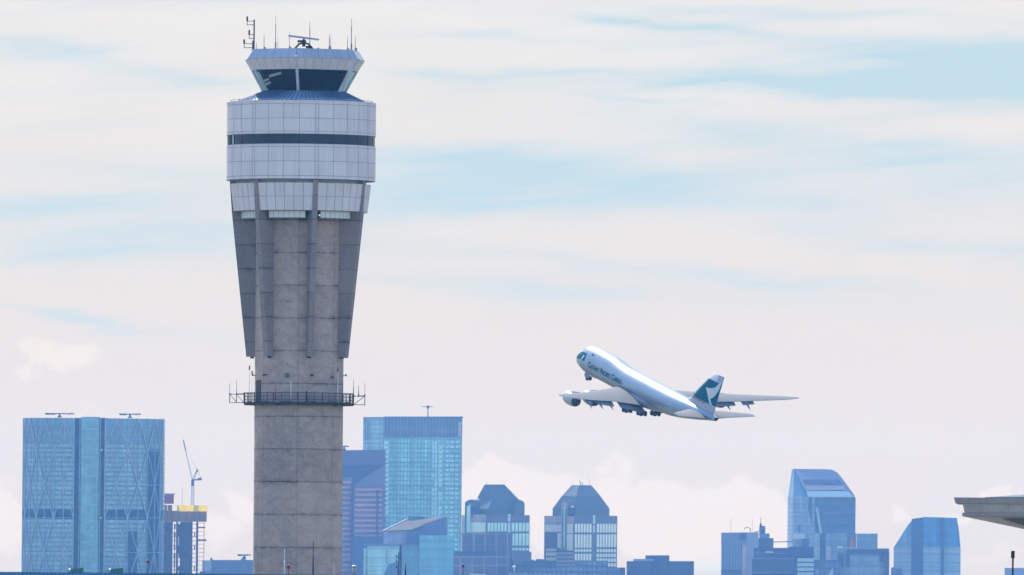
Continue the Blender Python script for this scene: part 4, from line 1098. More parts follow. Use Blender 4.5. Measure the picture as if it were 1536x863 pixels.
panes(b8, 'window', pgl, 819, 835, 5, [(823, 827), (829, 834), (836, 841)], dl8, .25)
panes(b8, 'window', mat('pink_panes', (.56, .48, .56), .4, 0, .08), 835, 861, 9, [(828.5, 832), (834, 838), (840, 844), (846, 849)], dl8, .25)
b8.block('pointed_bay', stone, [(841.8, 4.6), (850.6, 1.6), (850.8, 5), (842, 8)], [756, 756, 756, 756], 826)
mb = MB(); mb.hull([b8.pt(841.8, 757, 4.6), b8.pt(850.6, 757, 1.6), b8.pt(850.8, 757, 12), b8.pt(842, 757, 12)], [b8.pt(846, 752, 3), b8.pt(846.4, 752, 3), b8.pt(846.4, 752, 12), b8.pt(846, 752, 12)]); mb.build('pointed_gable', stone, b8.root)
b8.block('bay_glass', pgl2, [(845, 2.6), (848, 1.8), (848, 3), (845, 4)], [762, 760, 760, 762], 822); mb = MB(); b8.stick(mb, (844.4, 764, 2.4), (844.4, 826, 2.4), .8); b8.stick(mb, (848.8, 764, 1.2), (848.8, 826, 1.2), .8); mb.build('bay_rib', mat('bay_slate', (.07, .10, .24), .6), b8.root)
panes(b8, 'bright_bay', mat('bright_bay_glass2', (.58, .68, .72), .3), 889.3, 893, 1, [(773, 786), (788, 799)], dr8, .1, off=1.0)
b8.block('dark_recess', mat('recess_slate2', (.03, .07, .2), .5), [(853.5, 2.5), (863.5, 2.5), (863.5, 8), (853.5, 8)], [764, 762.5, 762.5, 764], 771); mb = MB(); mb.ball(tuple(b8.pt(859, 760.5, 6)), 1.6, 10, 6, .6); mb.build('rooftop_dome', M['white'], b8.root)
for x in (859, 883.5): mast(b8, x, 719, 729, 30, .25)
mb = MB(); b8.stick(mb, (871, 729, 30), (869, 721, 30), .6); b8.stick(mb, (873.2, 729, 30), (873.2, 724, 30), .5); mb.build('mast', M['dark'], b8.root)

# --- grey violet slab with vertical ribs, in front of the left twin
b9 = Site('ribbed_slab', 'grey violet office slab with broad vertical ribs standing before the left hipped tower', 'building', 735, 10300)
gv = mat('grey_violet_wall', (.17, .18, .27), .6, 0, .05); gp = mat('rib_violet', (.28, .27, .38), .6); gd = facade('ribbed_glass', (.09, .11, .22), (.13, .15, .25), 2.2, 4, .3, .2, .1, .4)
b9.rect('upper_block', gd, 692.5, 769, 801, 24, 8)
mb = MB()
for x in (693.5, 711, 728, 744.5, 761.5): b9.stick(mb, (x, 801, 7.4), (x, 900, 7.4), 1.9 if x in (711,) else 1.2)
mb.build('rib', gp, b9.root)
b9.rect('cornice', gv, 692, 769.5, 800.2, 25, 7.2, 803)
b9.rect('lower_block', gd, 680.8, 766, 834, 20, -10)
b9.rect('roof_band', mat('dark_blue_band', (.035, .07, .2), .5), 681.3, 745, 827.5, 16, -8, 834)
mb = MB()
for x in (691, 709, 727, 745.5, 762): b9.stick(mb, (x, 835, -10.6), (x, 900, -10.6), 1.2)
for y in (835.5, 848.5): b9.stick(mb, (681, y, -10.5), (766, y, -10.5), 1.2)
mb.build('grid_frame', gp, b9.root)
panes(b9, 'pale_sign_band', mat('pale_band', (.55, .62, .68), .5), 704, 730, 1, [(861, 866)], lambda p: -11, .05)

# --- dark low roofs
db = facade('deep_blue_glass', (.035, .07, .19), (.05, .09, .22), 3, 4, .25, .25, .2, .4)
for lab, px, Yd, rects in (
  ('low dark building with a raised roof block below the gap between the twin towers', 790, 10250, ((784, 834, 841.5), (763, 800, 846.5), (804, 815, 838.8))),
  ('long low dark building under the right hipped tower', 850, 10200, ((838, 880, 849.5), (866, 912, 841.5), (912, 930, 852))),
  ('low pale banded building in front of the dark roofs, right of the ribbed slab', 800, 10100, ((762, 835, 858.5), (797, 862, 853)))):
    s = Site('low_building', lab, 'building', px, Yd, 'low roofs at the foot of the twin towers')
    gdx = db if 'dark' in lab[:12] else facade('slate_blue_band', (.16, .22, .36), (.07, .11, .24), 4, 5, .25, .4, .2, .4)
    for i, (x0, x1, y) in enumerate(rects): s.rect('wing', gdx, x0, x1, y, 22, 3*i)
    mb = MB(); rs = random.Random(px)
    for i in range(5):
        x = rs.uniform(rects[0][0] + 3, rects[0][1] - 3); a = s.pt(x, rects[0][2] - rs.uniform(.8, 2), 6); mb.box(a.x - 1.2, a.x + 1.2, 5, 8, s.z(rects[0][2] + 1, x, 6), a.z)
    mb.build('roof_vent', roofm, s.root)
    if px == 800:
        mb = MB(); mb.ball(tuple(s.pt(772, 850.3, -2)), 1.6, 10, 6, .6); mb.tube(tuple(s.pt(772, 858, -2)), tuple(s.pt(772, 850.5, -2)), .4); mb.build('satellite_dome', M['white'], s.root)
b10 = Site('flat_block', 'flat dark blue block with a square penthouse, alone in the gap right of the twins', 'building', 990, 10400)
b10.rect('facade', db, 940.5, 1041.5, 842, 40, 0); b10.rect('penthouse', db, 968.5, 1004.5, 833.2, 18, 8, 843); b10.rect('plant_screen', mat('grey_screen', (.30, .33, .42), .6), 950.5, 981, 838.6, 6, 2, 842); b10.rect('side_wing', db, 925.5, 938.5, 851.5, 20, -3)

# --- right hand cluster
b11 = Site('grooved_tower', 'blue grey slab tower with closely grooved front at the left end of the right cluster', 'building', 1115, 10700)
gg = facade('grooved_glass', (.10, .17, .32), (.20, .26, .42), 2.6, 60, .5, .01, .06, .5)
b11.block('facade', gg, [(1082.3, 4), (1120.5, 0), (1120.5, 20), (1082.3, 26)], [799.6, 799, 799, 799.6], parent=b11.root)
b11.block('corner_wall', mat('corner_cladding', (.26, .31, .46), .6, 0, .08, .05), [(1120.5, -.3), (1138, 6), (1136, 24), (1120.5, 20)], 799)
b11.block('top_band', mat('plain_band', (.17, .23, .40), .6), [(1082, 3.6), (1120.6, -.5), (1120.6, 1), (1082, 5)], [799.3, 798.7, 798.7, 799.3], 818)
b11.block('louvre', mat('louvre_blue', (.06, .10, .26), .5), [(1109.5, .4), (1119, -.9), (1119, .6), (1109.5, 2)], 800.5, 809.5); b11.block('louvre', mat('louvre_low', (.05, .10, .25), .5), [(1082.2, 3.2), (1112, .2), (1112, 1), (1082.2, 4)], 855, 860)
b11.block('pink_strip', mat('pink_wall', (.48, .36, .46), .7, 0, .2, .05), [(1113.5, .2), (1120, -.6), (1120, .5), (1113.5, 1.3)], 818, 875)
for x, y in ((1096.5, 778), (1128.5, 778)): mast(b11, x, y, 800, 6, .25)
mb = MB(); b11.stick(mb, (1125.5, 799, 8), (1125.5, 793, 8), .6); b11.stick(mb, (1125.5, 793, 8), (1121, 791, 8), .5); b11.stick(mb, (1121, 791, 8), (1117, 792.5, 8), .5); b11.stick(mb, (1117, 792.5, 8), (1117, 795, 8), .4); b11.stick(mb, (1131, 799, 8), (1138, 797, 8), .7); mb.build('roof_crane', M['dark'], b11.root)
b12 = Site('stepped_block', 'small dark stepped block carrying a round tank and a mast behind the long dark roof', 'building', 1148, 10900)
b12.rect('base', db, 1137, 1160.5, 807.5, 24, 0); b12.rect('middle_step', mat('pale_blue_step', (.10, .20, .38), .5), 1139, 1154.5, 800.5, 14, 2, 808)
mb = MB(); c = b12.pt(1143.5, 801, 8); rr_ = 4.6*b12.k; mb.lathe([(.01, c.z), (rr_, c.z), (rr_, b12.z(790.5)), (rr_*.7, b12.z(789)), (.01, b12.z(788.8))], 20, c=(c.x, c.y)); mb.build('tank', mat('tank_blue', (.06, .14, .32), .5), b12.root)
mast(b12, 1141.2, 776, 801, 3, .5); mb = MB(); b12.stick(mb, (1141.2, 792, 3), (1141.2, 785.5, 3), 1.7); mb.build('mast_base', M['dark'], b12.root)
mb = MB(); b12.stick(mb, (1160, 813.2, 6), (1206, 812.2, 6), .7); mb.build('walkway', M['dark'], b12.root)
b13 = Site('long_dark_building', 'long dark blue building with stacked pale balconies at its right end', 'building', 1172, 10300)
b13.rect('facade', db, 1128.5, 1221.5, 838.5, 26, 0); b13.rect('set_back_storey', db, 1131, 1221, 822, 18, 5, 839); b13.rect('plant_room', mat('plant_blue', (.05, .08, .22), .6), 1184, 1221, 820.5, 8, 3, 836)
b13.rect('penthouse', mat('penthouse_blue', (.08, .13, .3), .6), 1203.5, 1214, 808.5, 8, 7, 822); b13.rect('penthouse_screen', mat('pale_screen', (.26, .30, .42), .6), 1189, 1203.5, 808.8, 2, 9, 822); b13.rect('water_tank', mat('pale_tank', (.50, .56, .62), .6), 1190.5, 1207.5, 801, 6, 14, 809)
mb = MB(); b13.stick(mb, (1130, 838, -.4), (1192, 838.4, -.4), 1.1); b13.stick(mb, (1134, 829.3, 4.6), (1180, 830.4, 4.6), .9); b13.stick(mb, (1128.7, 859, -.4), (1196, 859, -.4), .7); mb.build('parapet', mat('parapet_blue', (.16, .22, .42), .6), b13.root)
mb = MB(); b13.stick(mb, (1149, 828.2, 4), (1160, 828.6, 4), 1.2); mb.build('skylight', mat('skylight_white', (.6, .62, .66), .5), b13.root)
for i in range(5): b13.rect('balcony', mat('pale_balcony', (.46, .58, .68), .5) if i == 0 else bpy.data.materials['pale_balcony'], 1196.5, 1221.3, 837.6 + 7*i, 2.5, -2.5, 842.8 + 7*i)
b14 = Site('sculpted_tower', 'tall sculpted glass tower with sloping stepped top in the right cluster', 'skyscraper', 1232, 11300)
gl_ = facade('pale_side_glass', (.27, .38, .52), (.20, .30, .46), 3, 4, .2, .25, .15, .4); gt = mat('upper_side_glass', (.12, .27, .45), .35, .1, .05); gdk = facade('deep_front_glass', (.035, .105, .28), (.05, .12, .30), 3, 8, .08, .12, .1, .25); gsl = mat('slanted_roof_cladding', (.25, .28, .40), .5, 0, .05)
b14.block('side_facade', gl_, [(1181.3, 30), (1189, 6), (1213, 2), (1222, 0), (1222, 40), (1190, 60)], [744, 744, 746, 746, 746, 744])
mb = MB()
lo = [b14.pt(1181.8, 745, 30), b14.pt(1189.5, 745, 6), b14.pt(1212.5, 746, 2), b14.pt(1212.5, 746, 44), b14.pt(1190, 745, 60)]
hi = [b14.pt(1187.5, 704.5, 34), b14.pt(1190.5, 703.2, 30), b14.pt(1194, 706, 28), b14.pt(1200, 704, 44), b14.pt(1192, 704, 58)]
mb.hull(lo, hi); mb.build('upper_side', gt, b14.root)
mb = MB()
A = [b14.pt(1190.5, 703.6, 28), b14.pt(1212.6, 746, 1), b14.pt(1282, 746, 4), b14.pt(1281, 743, 5), b14.pt(1266, 722, 18), b14.pt(1256, 709.5, 24), b14.pt(1248, 704.8, 28), b14.pt(1236, 703.4, 29)]
mb.hull(A, [v + Vector((0, 26, 0)) for v in A]); mb.build('slanted_roof', gsl, b14.root)
def slant(px0, py0, px1, py1, px2, py2, px3, py3, m, nm_, off):
    def dep(py): return 1 + (746 - py)/42*27
    mb = MB(); q = [Vector(b14.pt(x, y, dep(y) - off)) for x, y in ((px0, py0), (px1, py1), (px2, py2), (px3, py3))]
    mb.hull([v + Vector((0, .4, 0)) for v in q], q); return mb.build(nm_, m, b14.root)
slant(1207, 726, 1262, 726, 1257, 719.5, 1204, 719.5, mat('roof_slot', (.05, .09, .24), .5), 'roof_slot', 1.5)
slant(1212, 745.5, 1280, 745.5, 1272, 737, 1209, 737, mat('bright_roof_band', (.40, .55, .66), .4), 'roof_band', 1.5)
slant(1209, 735, 1268, 735, 1265, 728, 1206, 728, mat('mauve_roof_band', (.36, .34, .46), .5), 'roof_band', 1.3)
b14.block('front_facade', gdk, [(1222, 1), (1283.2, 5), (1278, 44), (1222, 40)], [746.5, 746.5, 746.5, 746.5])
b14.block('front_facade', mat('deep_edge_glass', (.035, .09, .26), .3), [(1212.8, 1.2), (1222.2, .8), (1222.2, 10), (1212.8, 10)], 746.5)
b14.block('side_wall', gl_, [(1211, .9), (1220.5, -.6), (1220.5, .9), (1211, 1.4)], [756, 800, 800, 756])
mb = MB(); q = [b14.pt(1223, 761, -.2), b14.pt(1226.5, 761, -.2), b14.pt(1233.5, 800, -.2), b14.pt(1229.5, 800, -.2)]; mb.hull([v + Vector((0, 1.2, 0)) for v in q], q); mb.build('curved_fin', mat('fin_pale_glass', (.34, .46, .60), .3), b14.root)
b14.block('dark_window', mat('teal_window', (.03, .18, .34), .3), [(1196.3, 3.6), (1200.2, 3.1), (1200.2, 5), (1196.3, 5)], 788.5, 798); b14.rect('canopy_bar', mat('bar_blue', (.16, .28, .48), .5), 1232, 1283, 769.5, 1, 0, 770.7)
b15 = Site('slab_cluster', 'row of joined pale and dark upright slabs at the foot of the sculpted tower', 'building', 1268, 10600)
for x0, x1, y, c, dy, bt in ((1221, 1230, 800, (.30, .38, .52), 0, None), (1230, 1238.5, 800, (.05, .12, .30), 1, None), (1238.5, 1247.5, 800, (.19, .29, .46), 0, None), (1248, 1271, 799.5, (.19, .28, .44), 1, None), (1272, 1284.5, 800.2, (.13, .17, .34), 2, None), (1285, 1316.5, 800.6, (.17, .28, .44), 1, None), (1239, 1247, 818, (.38, .38, .50), -2, 843)):
    b15.rect('slab', facade('slab_wall', c, tuple(v*.85 for v in c), 3.3, 4.2, .2, .2, .08, .5), x0, x1, y, 14, dy, bt)
b15.block('pink_panel', mat('rust_panel', (.36, .16, .20), .7, 0, .3, .2), [(1275, 1.6), (1282, 1.6), (1282, 3), (1275, 3)], 808, 822)
b16 = Site('framed_block', 'broad block with a dark frame round pale curtain wall, right of the upright slabs', 'building', 1296, 10200)
b16.rect('facade', facade('framed_block_wall', (.19, .29, .44), (.13, .22, .38), 4, 8.2, .06, .12, .1, .4), 1259, 1334, 822.8, 24)
drk = mat('frame_dark', (.05, .08, .22), .5)
b16.rect('frame_band', drk, 1270, 1333.8, 824, 1, -1, 832); b16.rect('frame_band', drk, 1270, 1275, 832, 1, -1, 850); b16.rect('frame_band', drk, 1319.5, 1324.5, 832, 1, -1, 842); b16.rect('side_bay', drk, 1257, 1265, 829.5, 12, -4, 850); b16.rect('side_bay', drk, 1327, 1334.4, 827, 10, -3)
b16.rect('left_wing', facade('left_wing_wall', (.15, .23, .40), (.06, .11, .28), 4, 6, .3, .3, .35, .5), 1221.5, 1262, 840, 18, -9)
mb = MB(); b16.stick(mb, (1256, 821, -3), (1264, 821, -3), 1.5); mb.build('skylight', bpy.data.materials['skylight_white'], b16.root)
b16.rect('light_strip', mat('mauve_strip', (.36, .36, .50), .6), 1262, 1286, 821.4, 1, 3, 823.2)
b16.block('plinth_window', mat('plinth_pale', (.36, .48, .62), .4), [(1243, -9.4), (1250, -9.4), (1250, -8), (1243, -8)], [862, 852, 852, 862])
b17 = Site('chamfered_tower', 'blue glass tower with one chamfered shoulder, farthest right before the canopy', 'skyscraper', 1391, 10900)
gu = facade('upper_blue', (.05, .22, .50), (.06, .23, .5), 4, 4, .1, .1, .03, .3); gw = facade('pale_banded', (.26, .42, .58), (.18, .33, .52), 60, 7.6, .005, .22, .04, .4); dv = mat('deep_vertical', (.035, .09, .28), .4); gs = facade('upper_teal', (.13, .28, .46), (.15, .30, .47), 4, 4, .1, .1, .03, .3)
b17.block('chamfered_side', gs, [(1341.5, 10), (1348, 8.3), (1356, 6.2), (1363, 4.3), (1368, 3), (1368, 24), (1363, 25), (1356, 26.6), (1348, 28.6), (1343, 30)], [820, 810.5, 797, 786.5, 781, 781, 786.5, 797, 810.5, 820])
b17.block('lower_cladding', facade('mauve_banded', (.28, .36, .50), (.22, .30, .46), 60, 7.6, .005, .22, .04, .4), [(1341, 9.4), (1367.8, 2.4), (1367.8, 4), (1341, 11)], 820)
b17.block('chimney_slab', dv, [(1367.4, 1.6), (1384.5, 0), (1384.5, 24), (1367.4, 24)], [778.5, 776.4, 776.4, 778.5])
b17.block('facade', gu, [(1384.5, 2), (1435.5, 5), (1434, 30), (1384.5, 30)], [775.6, 777, 777, 775.6])
mb = MB(); q = [b17.pt(1435.3, 777, 5), b17.pt(1438.5, 796, 5), b17.pt(1441, 820, 5), b17.pt(1441.3, 900, 5), b17.pt(1434, 900, 5), b17.pt(1434, 777, 5)]
q[3].z = 0; q[4].z = 0
mb.hull(q, [v + Vector((0, 22, 0)) for v in q]); mb.build('sloping_side', gu, b17.root)
b17.block('lower_cladding', gw, [(1384.7, 1.2), (1441.3, 4.3), (1441.3, 6), (1384.7, 3)], 820.5)
b17.block('dark_groove', dv, [(1412.5, .8), (1416.3, .9), (1416.3, 4.5), (1412.5, 4.3)], 776.6)
s = Site('far_block', 'small pale blue block half hidden by the right frame edge, under the canopy', 'building', 1525, 12000); s.rect('facade', facade('far_block_wall', (.26, .32, .55), (.22, .28, .5), 3, 4, .2, .2, .08, .5), 1507.5, 1546, 852.8, 30)
s.rect('roof_slab', roofm, 1507, 1547, 852.2, 31, -.5, 852.9)
s = Site('shoulder_block', 'small blue block at the left foot of the chamfered tower', 'building', 1343, 10250); s.rect('facade', facade('shoulder_wall', (.08, .17, .33), (.1, .2, .36), 3, 4, .2, .2, .08, .5), 1337, 1354, 853, 16); s.rect('stair_head', dv, 1338, 1342, 851.2, 5, 3, 854)

# ------------------------------------------------------------------ airport foreground
F = Site('hangar', 'long low airport building with a blue ribbed metal parapet along the bottom edge', 'building', 250, 1350)
blue = facade('blue_rib_metal', (.03, .20, .42), (.02, .14, .32), .45, 40, .3, .0, .06, .45, .2)
xa, xb = F.x(-60), F.x(900)
zr = F.z(859.6, 100)
mb = MB(); mb.prism([(xa, 0), (xb, 0), (xb, 26), (xa, 26)], 0, zr); mb.build('parapet_wall', blue, F.root)
mb = MB(); mb.box(xa - .05, xb + .05, -.08, .14, zr + .004, zr + .06); mb.build('coping', mat('coping_blue', (.04, .12, .22), .5), F.root)
def vent(px, w, lab):
    s = Site('roof_vent', lab, 'ventilator', px, 1355, 'green vents on the blue roof')
    s.root.location.z = zr + .004
    k = s.k; h = s.z(852.6, px) - zr
    gm = bpy.data.materials.get('green_metal') or mat('green_metal', (.055, .16, .15), .5, .2)
    mb = MB(); mb.prism([(-3*k, 0), (w*k - 3*k, 0), (w*k - 3*k, .9), (-3*k, .9)], 0, [h*.9, h*1.0, h*1.0, h*.9]); mb.box(-3*k - .02, w*k - 3*k + .03, -.03, .93, h*1.0, h*1.0 + .03); mb.build('housing', gm, s.root)
    mb = MB(); c = Vector((-3*k, .45, h*.5))
    mb.grid([[c + Vector((-x, r_*cos(2*pi*i/14), r_*sin(2*pi*i/14)*.9 + dz)) for i in range(14)] for x, r_, dz in ((0, h*.30, 0), (.08, h*.44, .01), (.2, h*.42, 0), (.28, h*.30, -.03), (.30, .01, -.04))], True, True)
    mb.build('hood', bpy.data.materials.get('hood_metal') or mat('hood_metal', (.6, .56, .54), .4, .3), s.root)
    mb = MB(); mb.tube(c + Vector((-.29, 0, -.04)), c + Vector((-.33, 0, -.05)), h*.26, n=14); mb.build('opening', M['dark'], s.root)
vent(110.5, 18, 'green roof vent with a pale hood, left of the two on the blue roof')
vent(170.5, 18, 'green roof vent with a pale hood, right of the two on the blue roof')
GR = {'obstruction_light': 'red lights on the blue roof', 'whip_antenna': 'whip antennas on the blue roof'}
def rooftop(name, lab, cat, px, top, build, Y=1353):
    s = Site(name, lab, cat, px, Y, GR.get(name)); s.root.location.z = zr + .004; h = s.z(top, px) - zr
    build(s, h)
    return s
mred = mat('obstruction_red', (.35, .01, .03), .4)
def lampb(r, pm):
    def f(s, h):
        mb = MB(); mb.tube((0, 0, 0), (0, 0, h - r), .05, n=6); mb.box(-.06, .06, -.06, .06, 0, .08); mb.build('pole', pm, s.root)
        mb = MB(); mb.tube((0, 0, h - 2*r), (0, 0, h - r*.6), r, r, n=10); mb.ball((0, 0, h - r*.6), r*.95); mb.build('lens', mred, s.root)
    return f
rooftop('obstruction_light', 'small red roof light on a pole before the curved glass tower', 'light', 222.5, 840.5, lampb(.165, M['steel']))
rooftop('obstruction_light', 'red roof light on a short post before the control tower shaft', 'light', 433.5, 847.5, lampb(.2, M['red']))
rooftop('obstruction_light', 'small red roof light on a pole before the ribbed violet slab', 'light', 695.5, 847.2, lampb(.15, M['steel']))
def whipb(r, m, arms=False):
    def f(s, h):
        mb = MB(); mb.tube((0, 0, 0), (0, 0, h*.55), r, n=6); mb.tube((0, 0, h*.5), (0, 0, h), r*.55, n=6); mb.box(-.07, .07, -.07, .07, 0, .06); mb.build('pole', m, s.root)
        if arms:
            mb = MB()
            for t in (.35, .6, .8): mb.tube((-.22, 0, h*t), (.06, 0, h*t), .04, n=5); mb.tube((-.22, 0, h*t - .06), (-.22, 0, h*t + .26), .05, n=5)
            mb.build('dipole', m, s.root)
    return f
rooftop('whip_antenna', 'thin white whip antenna on the blue roof before the shaft', 'antenna', 427.4, 823.5, whipb(.07, M['white']))
rooftop('whip_antenna', 'tall dark whip antenna on the blue roof before the shaft', 'antenna', 470.3, 812, whipb(.075, M['dark']))
rooftop('whip_antenna', 'short pale whip antenna near the right edge of the shaft', 'antenna', 502, 845, whipb(.045, M['pale']))
rooftop('dipole_antenna', 'black mast with small dipole arms before the pale turquoise glass box', 'antenna', 598, 829, whipb(.055, M['dark'], True))
rooftop('whip_antenna', 'slim dark antenna right of the dipole mast', 'antenna', 609, 845.5, whipb(.075, M['dark']))
rooftop('whip_antenna', 'stubby dark antenna barely showing, rightmost of the roof antennas', 'antenna', 628.3, 861, whipb(.075, M['dark']))
def flue(s, h):
    k = s.k; mb = MB(); mb.tube((0, 0, 0), (0, 0, h*.80), 3.3*k, n=18); mb.build('pipe', mat('flue_beige', (.42, .36, .32), .6), s.root)
    mb = MB(); mb.tube((0, 0, h*.78), (0, 0, h*.90), 2.4*k, n=12); mb.build('gap_collar', M['dark'], s.root)
    mb = MB(); mb.lathe([(4.1*k, h*.88), (4.1*k, h*.93), (2.2*k, h*.98), (.005, h)], 18); mb.build('rain_cap', mat('cap_metal', (.7, .7, .7), .4, .3), s.root)
rooftop('flue_pipe', 'beige flue pipe with a rain cap before the mauve banded tower', 'chimney', 532, 848.2, flue)
ps = Site('sensor_post', 'black post with a cylindrical head under the canopy at right', 'post', 1519.7, 1120)
h = ps.z(826.5, 1519.7); mb = MB(); mb.tube((0, 0, 0), (0, 0, ps.z(836, 1519.7)), .085, n=8); mb.build('pole', M['black'], ps.root)
mb = MB(); mb.tube((0, 0, ps.z(837.5, 1519.7)), (0, 0, h), .17, n=10); mb.build('sensor_head', M['black'], ps.root)

# terminal canopy entering from the right
K = Site('terminal_canopy', 'grey concrete edge of a terminal canopy jutting in from the right edge', 'canopy', 1520, 1100)
cf = concrete('canopy_concrete', (.46, .41, .385), 40, 20, .25, False); cf2 = concrete('canopy_band', (.36, .335, .345), 40, 20, .2, False)
XR = K.x(1760); k = K.k
def kz(py, px=1470): return K.z(py, px)
def course(name, m, pxl_top, pxl_bot, ytop, ybot, y0, y1, sl=.0125):
    """sloping fascia course, left end raked"""
    mb = MB()
    def zz(y, x): return kz(y) - (x - K.x(1431))*0
    fr_ = [(K.x(pxl_bot), kz(ybot, pxl_bot)), (XR, kz(ybot, 1470)), (XR, kz(ytop, 1470)), (K.x(pxl_top), kz(ytop, pxl_top))]
    A = [Vector((x, y0, z)) for x, z in fr_]; B = [Vector((x + .85, y1, z)) for x, z in fr_]
    mb.hull(A, B); return mb.build(name, m, K.root)
course('upper_fascia', cf2, 1430.5, 1433, 746.3, 755.2, 0, 14)
course('middle_fascia', cf, 1443.5, 1446.8, 755.3, 769.0, .12, 13.8)
course('lower_fascia', cf2, 1443.3, 1443.3, 769.2, 774.2, -.03, 13.9)
mb = MB(); q = [K.pt(1444, 774.2, .1), K.pt(1760, 774.2, .1), K.pt(1760, 840, .1)]
mb.hull(q, [v + Vector((.8, 13.5, 0)) for v in q]); mb.build('soffit', mat('soffit_brown', (.40, .31, .25), .8, 0, .1), K.root)
mb = MB(); q = [K.pt(1503, 777.3, -.05), K.pt(1530, 777.2, -.05), K.pt(1760, 777.2, -.05), K.pt(1760, 850, -.05), K.pt(1545, 790.5, -.05), K.pt(1520, 783, -.05)]
mb.hull(q, [v + Vector((0, .8, 0)) for v in q]); mb.build('soffit_beam', mat('beam_dark', (.10, .085, .08), .8), K.root)
mb = MB(); q = [K.pt(1478, 746.1, 1.5), K.pt(1760, 746.1, 1.5), K.pt(1760, 722, 1.5), K.pt(1530, 742.4, 1.5)]
mb.hull(q, [v + Vector((0, 11, 0)) for v in q]); mb.build('curved_roof', M['white'], K.root)
# column that carries it, outside the frame
mb = MB(); mb.tube((K.x(1690), 5, 0), (K.x(1690), 5, kz(775, 1690)), .5, .7, n=20); mb.build('column', cf, K.root)

# ------------------------------------------------------------------ ground, haze, light, sky
mb = MB(); mb.face([(-3900, -1900, 0), (3900, -1900, 0), (3900, 14900, 0), (-3900, 14900, 0)])
m_g, nt, b = nm('prairie_ground')
nt.links.new(mix_n(nt, ramp(nt, noise_n(nt, coord(nt), .01, 6), .35, .65), (.10, .105, .06), (.17, .15, .10)), b.inputs['Base Color']); b.inputs['Roughness'].default_value = .95
g = mb.build('ground', m_g); g['kind'] = 'structure'

mh = bpy.data.materials.new('haze_air'); mh.use_nodes = True; nt = mh.node_tree; nt.nodes.clear()
pv = nt.nodes.new('ShaderNodeVolumePrincipled'); ou = nt.nodes.new('ShaderNodeOutputMaterial')
pv.inputs['Color'].default_value = HAZE_COL; pv.inputs['Density'].default_value = HAZE_D; pv.inputs['Absorption Color'].default_value = (1, 1, 1, 1)
nt.links.new(pv.outputs[0], ou.inputs['Volume'])
mb = MB(); mb.box(-4000, 4000, -2000, 15000, -1, HAZE_TOP)
hz = mb.build('haze', mh); hz['kind'] = 'stuff'

SUN_AZ, SUN_EL = R(17.5), R(44)      # azimuth to the left of the view direction
sv = Vector((-sin(SUN_AZ)*cos(SUN_EL), cos(SUN_AZ)*cos(SUN_EL), sin(SUN_EL)))
sd = bpy.data.lights.new('sun', 'SUN'); sd.energy = 3.6; sd.angle = R(.53); sd.color = (1, .955, .89)
so = bpy.data.objects.new('sun', sd); COL.objects.link(so); so.rotation_euler = sv.to_track_quat('Z', 'Y').to_euler(); so.location = (0, 0, 400)

w = bpy.data.worlds.new('World'); scn.world = w; w.use_nodes = True; nt = w.node_tree
bg = nt.nodes['Background']
sky = nt.nodes.new('ShaderNodeTexSky'); sky.sky_type = 'NISHITA'; sky.sun_disc = False
sky.sun_elevation = SUN_EL; sky.sun_rotation = -SUN_AZ; sky.altitude = 1000; sky.air_density = 1.0; sky.dust_density = .6; sky.ozone_density = 2.0
tc = nt.nodes.new('ShaderNodeTexCoord'); sx = nt.nodes.new('ShaderNodeSeparateXYZ'); nt.links.new(tc.outputs['Generated'], sx.inputs[0])
az = math_n(nt, 'MULTIPLY', math_n(nt, 'ARCTAN2', sx.outputs[0], sx.outputs[1]), 180/pi)
el = math_n(nt, 'MULTIPLY', math_n(nt, 'ARCSINE', sx.outputs[2]), 180/pi)
def comb(a, b_, c_=0.0):
    n = nt.nodes.new('ShaderNodeCombineXYZ')
    for i, x in enumerate((a, b_, c_)):
        if isinstance(x, (int, float)): n.inputs[i].default_value = x
        else: nt.links.new(x, n.inputs[i])
    return n.outputs[0]
mu = lambda a, b_: math_n(nt, 'MULTIPLY', a, b_)
ad = lambda a, b_: math_n(nt, 'ADD', a, b_)
su = lambda a, b_: math_n(nt, 'SUBTRACT', a, b_)
# wispy warp of the bands: cloud space is stretched along the horizon
elt = su(el, mu(az, .09))
w1 = noise_n(nt, comb(mu(az, .9), mu(elt, 3.2), 2.3), 1.0, 4, .55)
w2 = noise_n(nt, comb(mu(az, 2.2), mu(elt, 9.0), 7.1), 1.0, 5, .6)
w3 = noise_n(nt, comb(mu(az, .55), mu(elt, 8.5), 4.4), 1.0, 7, .62)
elw = ad(el, ad(mu(su(w1, .5), .17), mu(su(w2, .5), .05)))
azw = ad(az, mu(su(w2, .5), .9))
def blob(cx_, cy_, lx_, hy_, tilt, amp, e_=None, a_=None):
    """soft streak given in photograph pixels turned to degrees of azimuth and elevation"""
    a0 = (cx_ - 768)/325.7; e0 = (900 - cy_)/325.7 - .0087*a0
    da = su(a_ or azw, a0); de = su(su(e_ or elw, e0), mu(da, -tilt))
    r2 = ad(math_n(nt, 'POWER', math_n(nt, 'ABSOLUTE', mu(da, 325.7/lx_)), 2.0), math_n(nt, 'POWER', math_n(nt, 'ABSOLUTE', mu(de, 325.7/hy_)), 2.0))
    return mu(math_n(nt, 'EXPONENT', mu(r2, -1)), amp)
tot = None
for bnd in BLUE:
    x = blob(*bnd); tot = x if tot is None else ad(tot, x)
tot = mu(tot, ramp(nt, w3, .3, .62, .45, 1.2))
tot = ad(tot, mu(ramp(nt, w3, .52, .75), ramp(nt, el, 1.0, 1.9, 0, .30)))
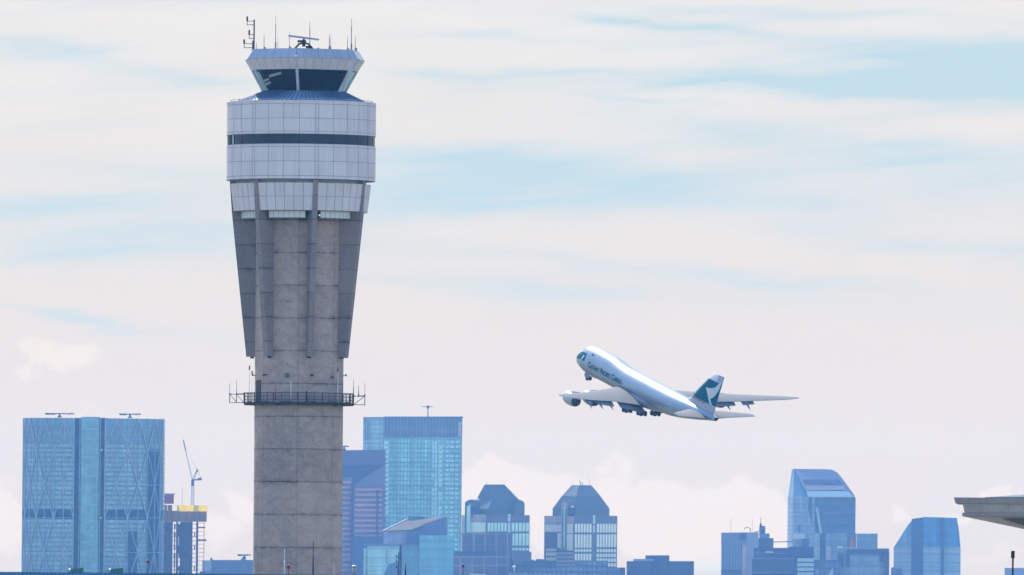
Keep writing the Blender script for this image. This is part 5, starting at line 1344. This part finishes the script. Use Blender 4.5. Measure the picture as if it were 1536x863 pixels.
# outside the part of the sky in front: broken cloud everywhere low, clear blue high up and behind
gen = ramp(nt, noise_n(nt, comb(mu(az, .06), mu(el, .22), 1.0), 1.0, 5), .42, .58)
far = ramp(nt, math_n(nt, 'ABSOLUTE', az), 4, 9); far2 = ramp(nt, el, 3.6, 7)
outside = math_n(nt, 'MAXIMUM', far, far2)
blue_in = math_n(nt, 'MINIMUM', tot, 1.0)
blue = ad(mu(blue_in, su(1.0, outside)), mu(gen, outside))
high = ramp(nt, el, 14, 32); back = ramp(nt, math_n(nt, 'ABSOLUTE', az), 50, 85)
blue = math_n(nt, 'MINIMUM', ad(blue, ad(high, back)), 1.0)
# cumulus low in front
n4 = noise_n(nt, comb(mu(az, 3.2), mu(el, 4.0), 9.0), 1.0, 6, .6)
elc = ad(el, mu(su(n4, .5), .55)); azc = ad(az, mu(su(n4, .5), .7))
puff = None
for p in PUFF:
    x = blob(*p, e_=elc, a_=azc); puff = x if puff is None else ad(puff, x)
puff = mu(ramp(nt, puff, .38, .62), su(1.0, outside))
clo = mix_n(nt, ramp(nt, el, .2, 2.7), CL_LOW, CL_HIGH)
clo = mix_n(nt, mu(ramp(nt, w1, .35, .65), .35), clo, CL_GREY)
clo = mix_n(nt, mu(puff, .65), clo, CL_PUFF)
skc = mix_n(nt, 1.0, sky.outputs[0], (SKY_K, SKY_K, SKY_K), 'MULTIPLY')
# thin veil over the blue in the low sky in front
veil = mix_n(nt, ramp(nt, el, 6, 20, VEIL, 0), skc, CL_BLUE)
veil2 = mix_n(nt, back, veil, skc)
fin_ = mix_n(nt, blue, clo, veil2)
nt.links.new(fin_, bg.inputs['Color']); bg.inputs['Strength'].default_value = SKY_S
scn.view_settings.view_transform = 'Standard'; scn.view_settings.look = 'None'; scn.view_settings.exposure = EXPO; scn.view_settings.gamma = 1.0
scn.view_settings.use_curve_mapping = False
scn.render.engine = 'CYCLES'
scn.cycles.use_denoising = True
scn.cycles.volume_bounces = 1
scn.cycles.max_bounces = 8
scn.cycles.transparent_max_bounces = 12
scn.cycles.caustics_reflective = False
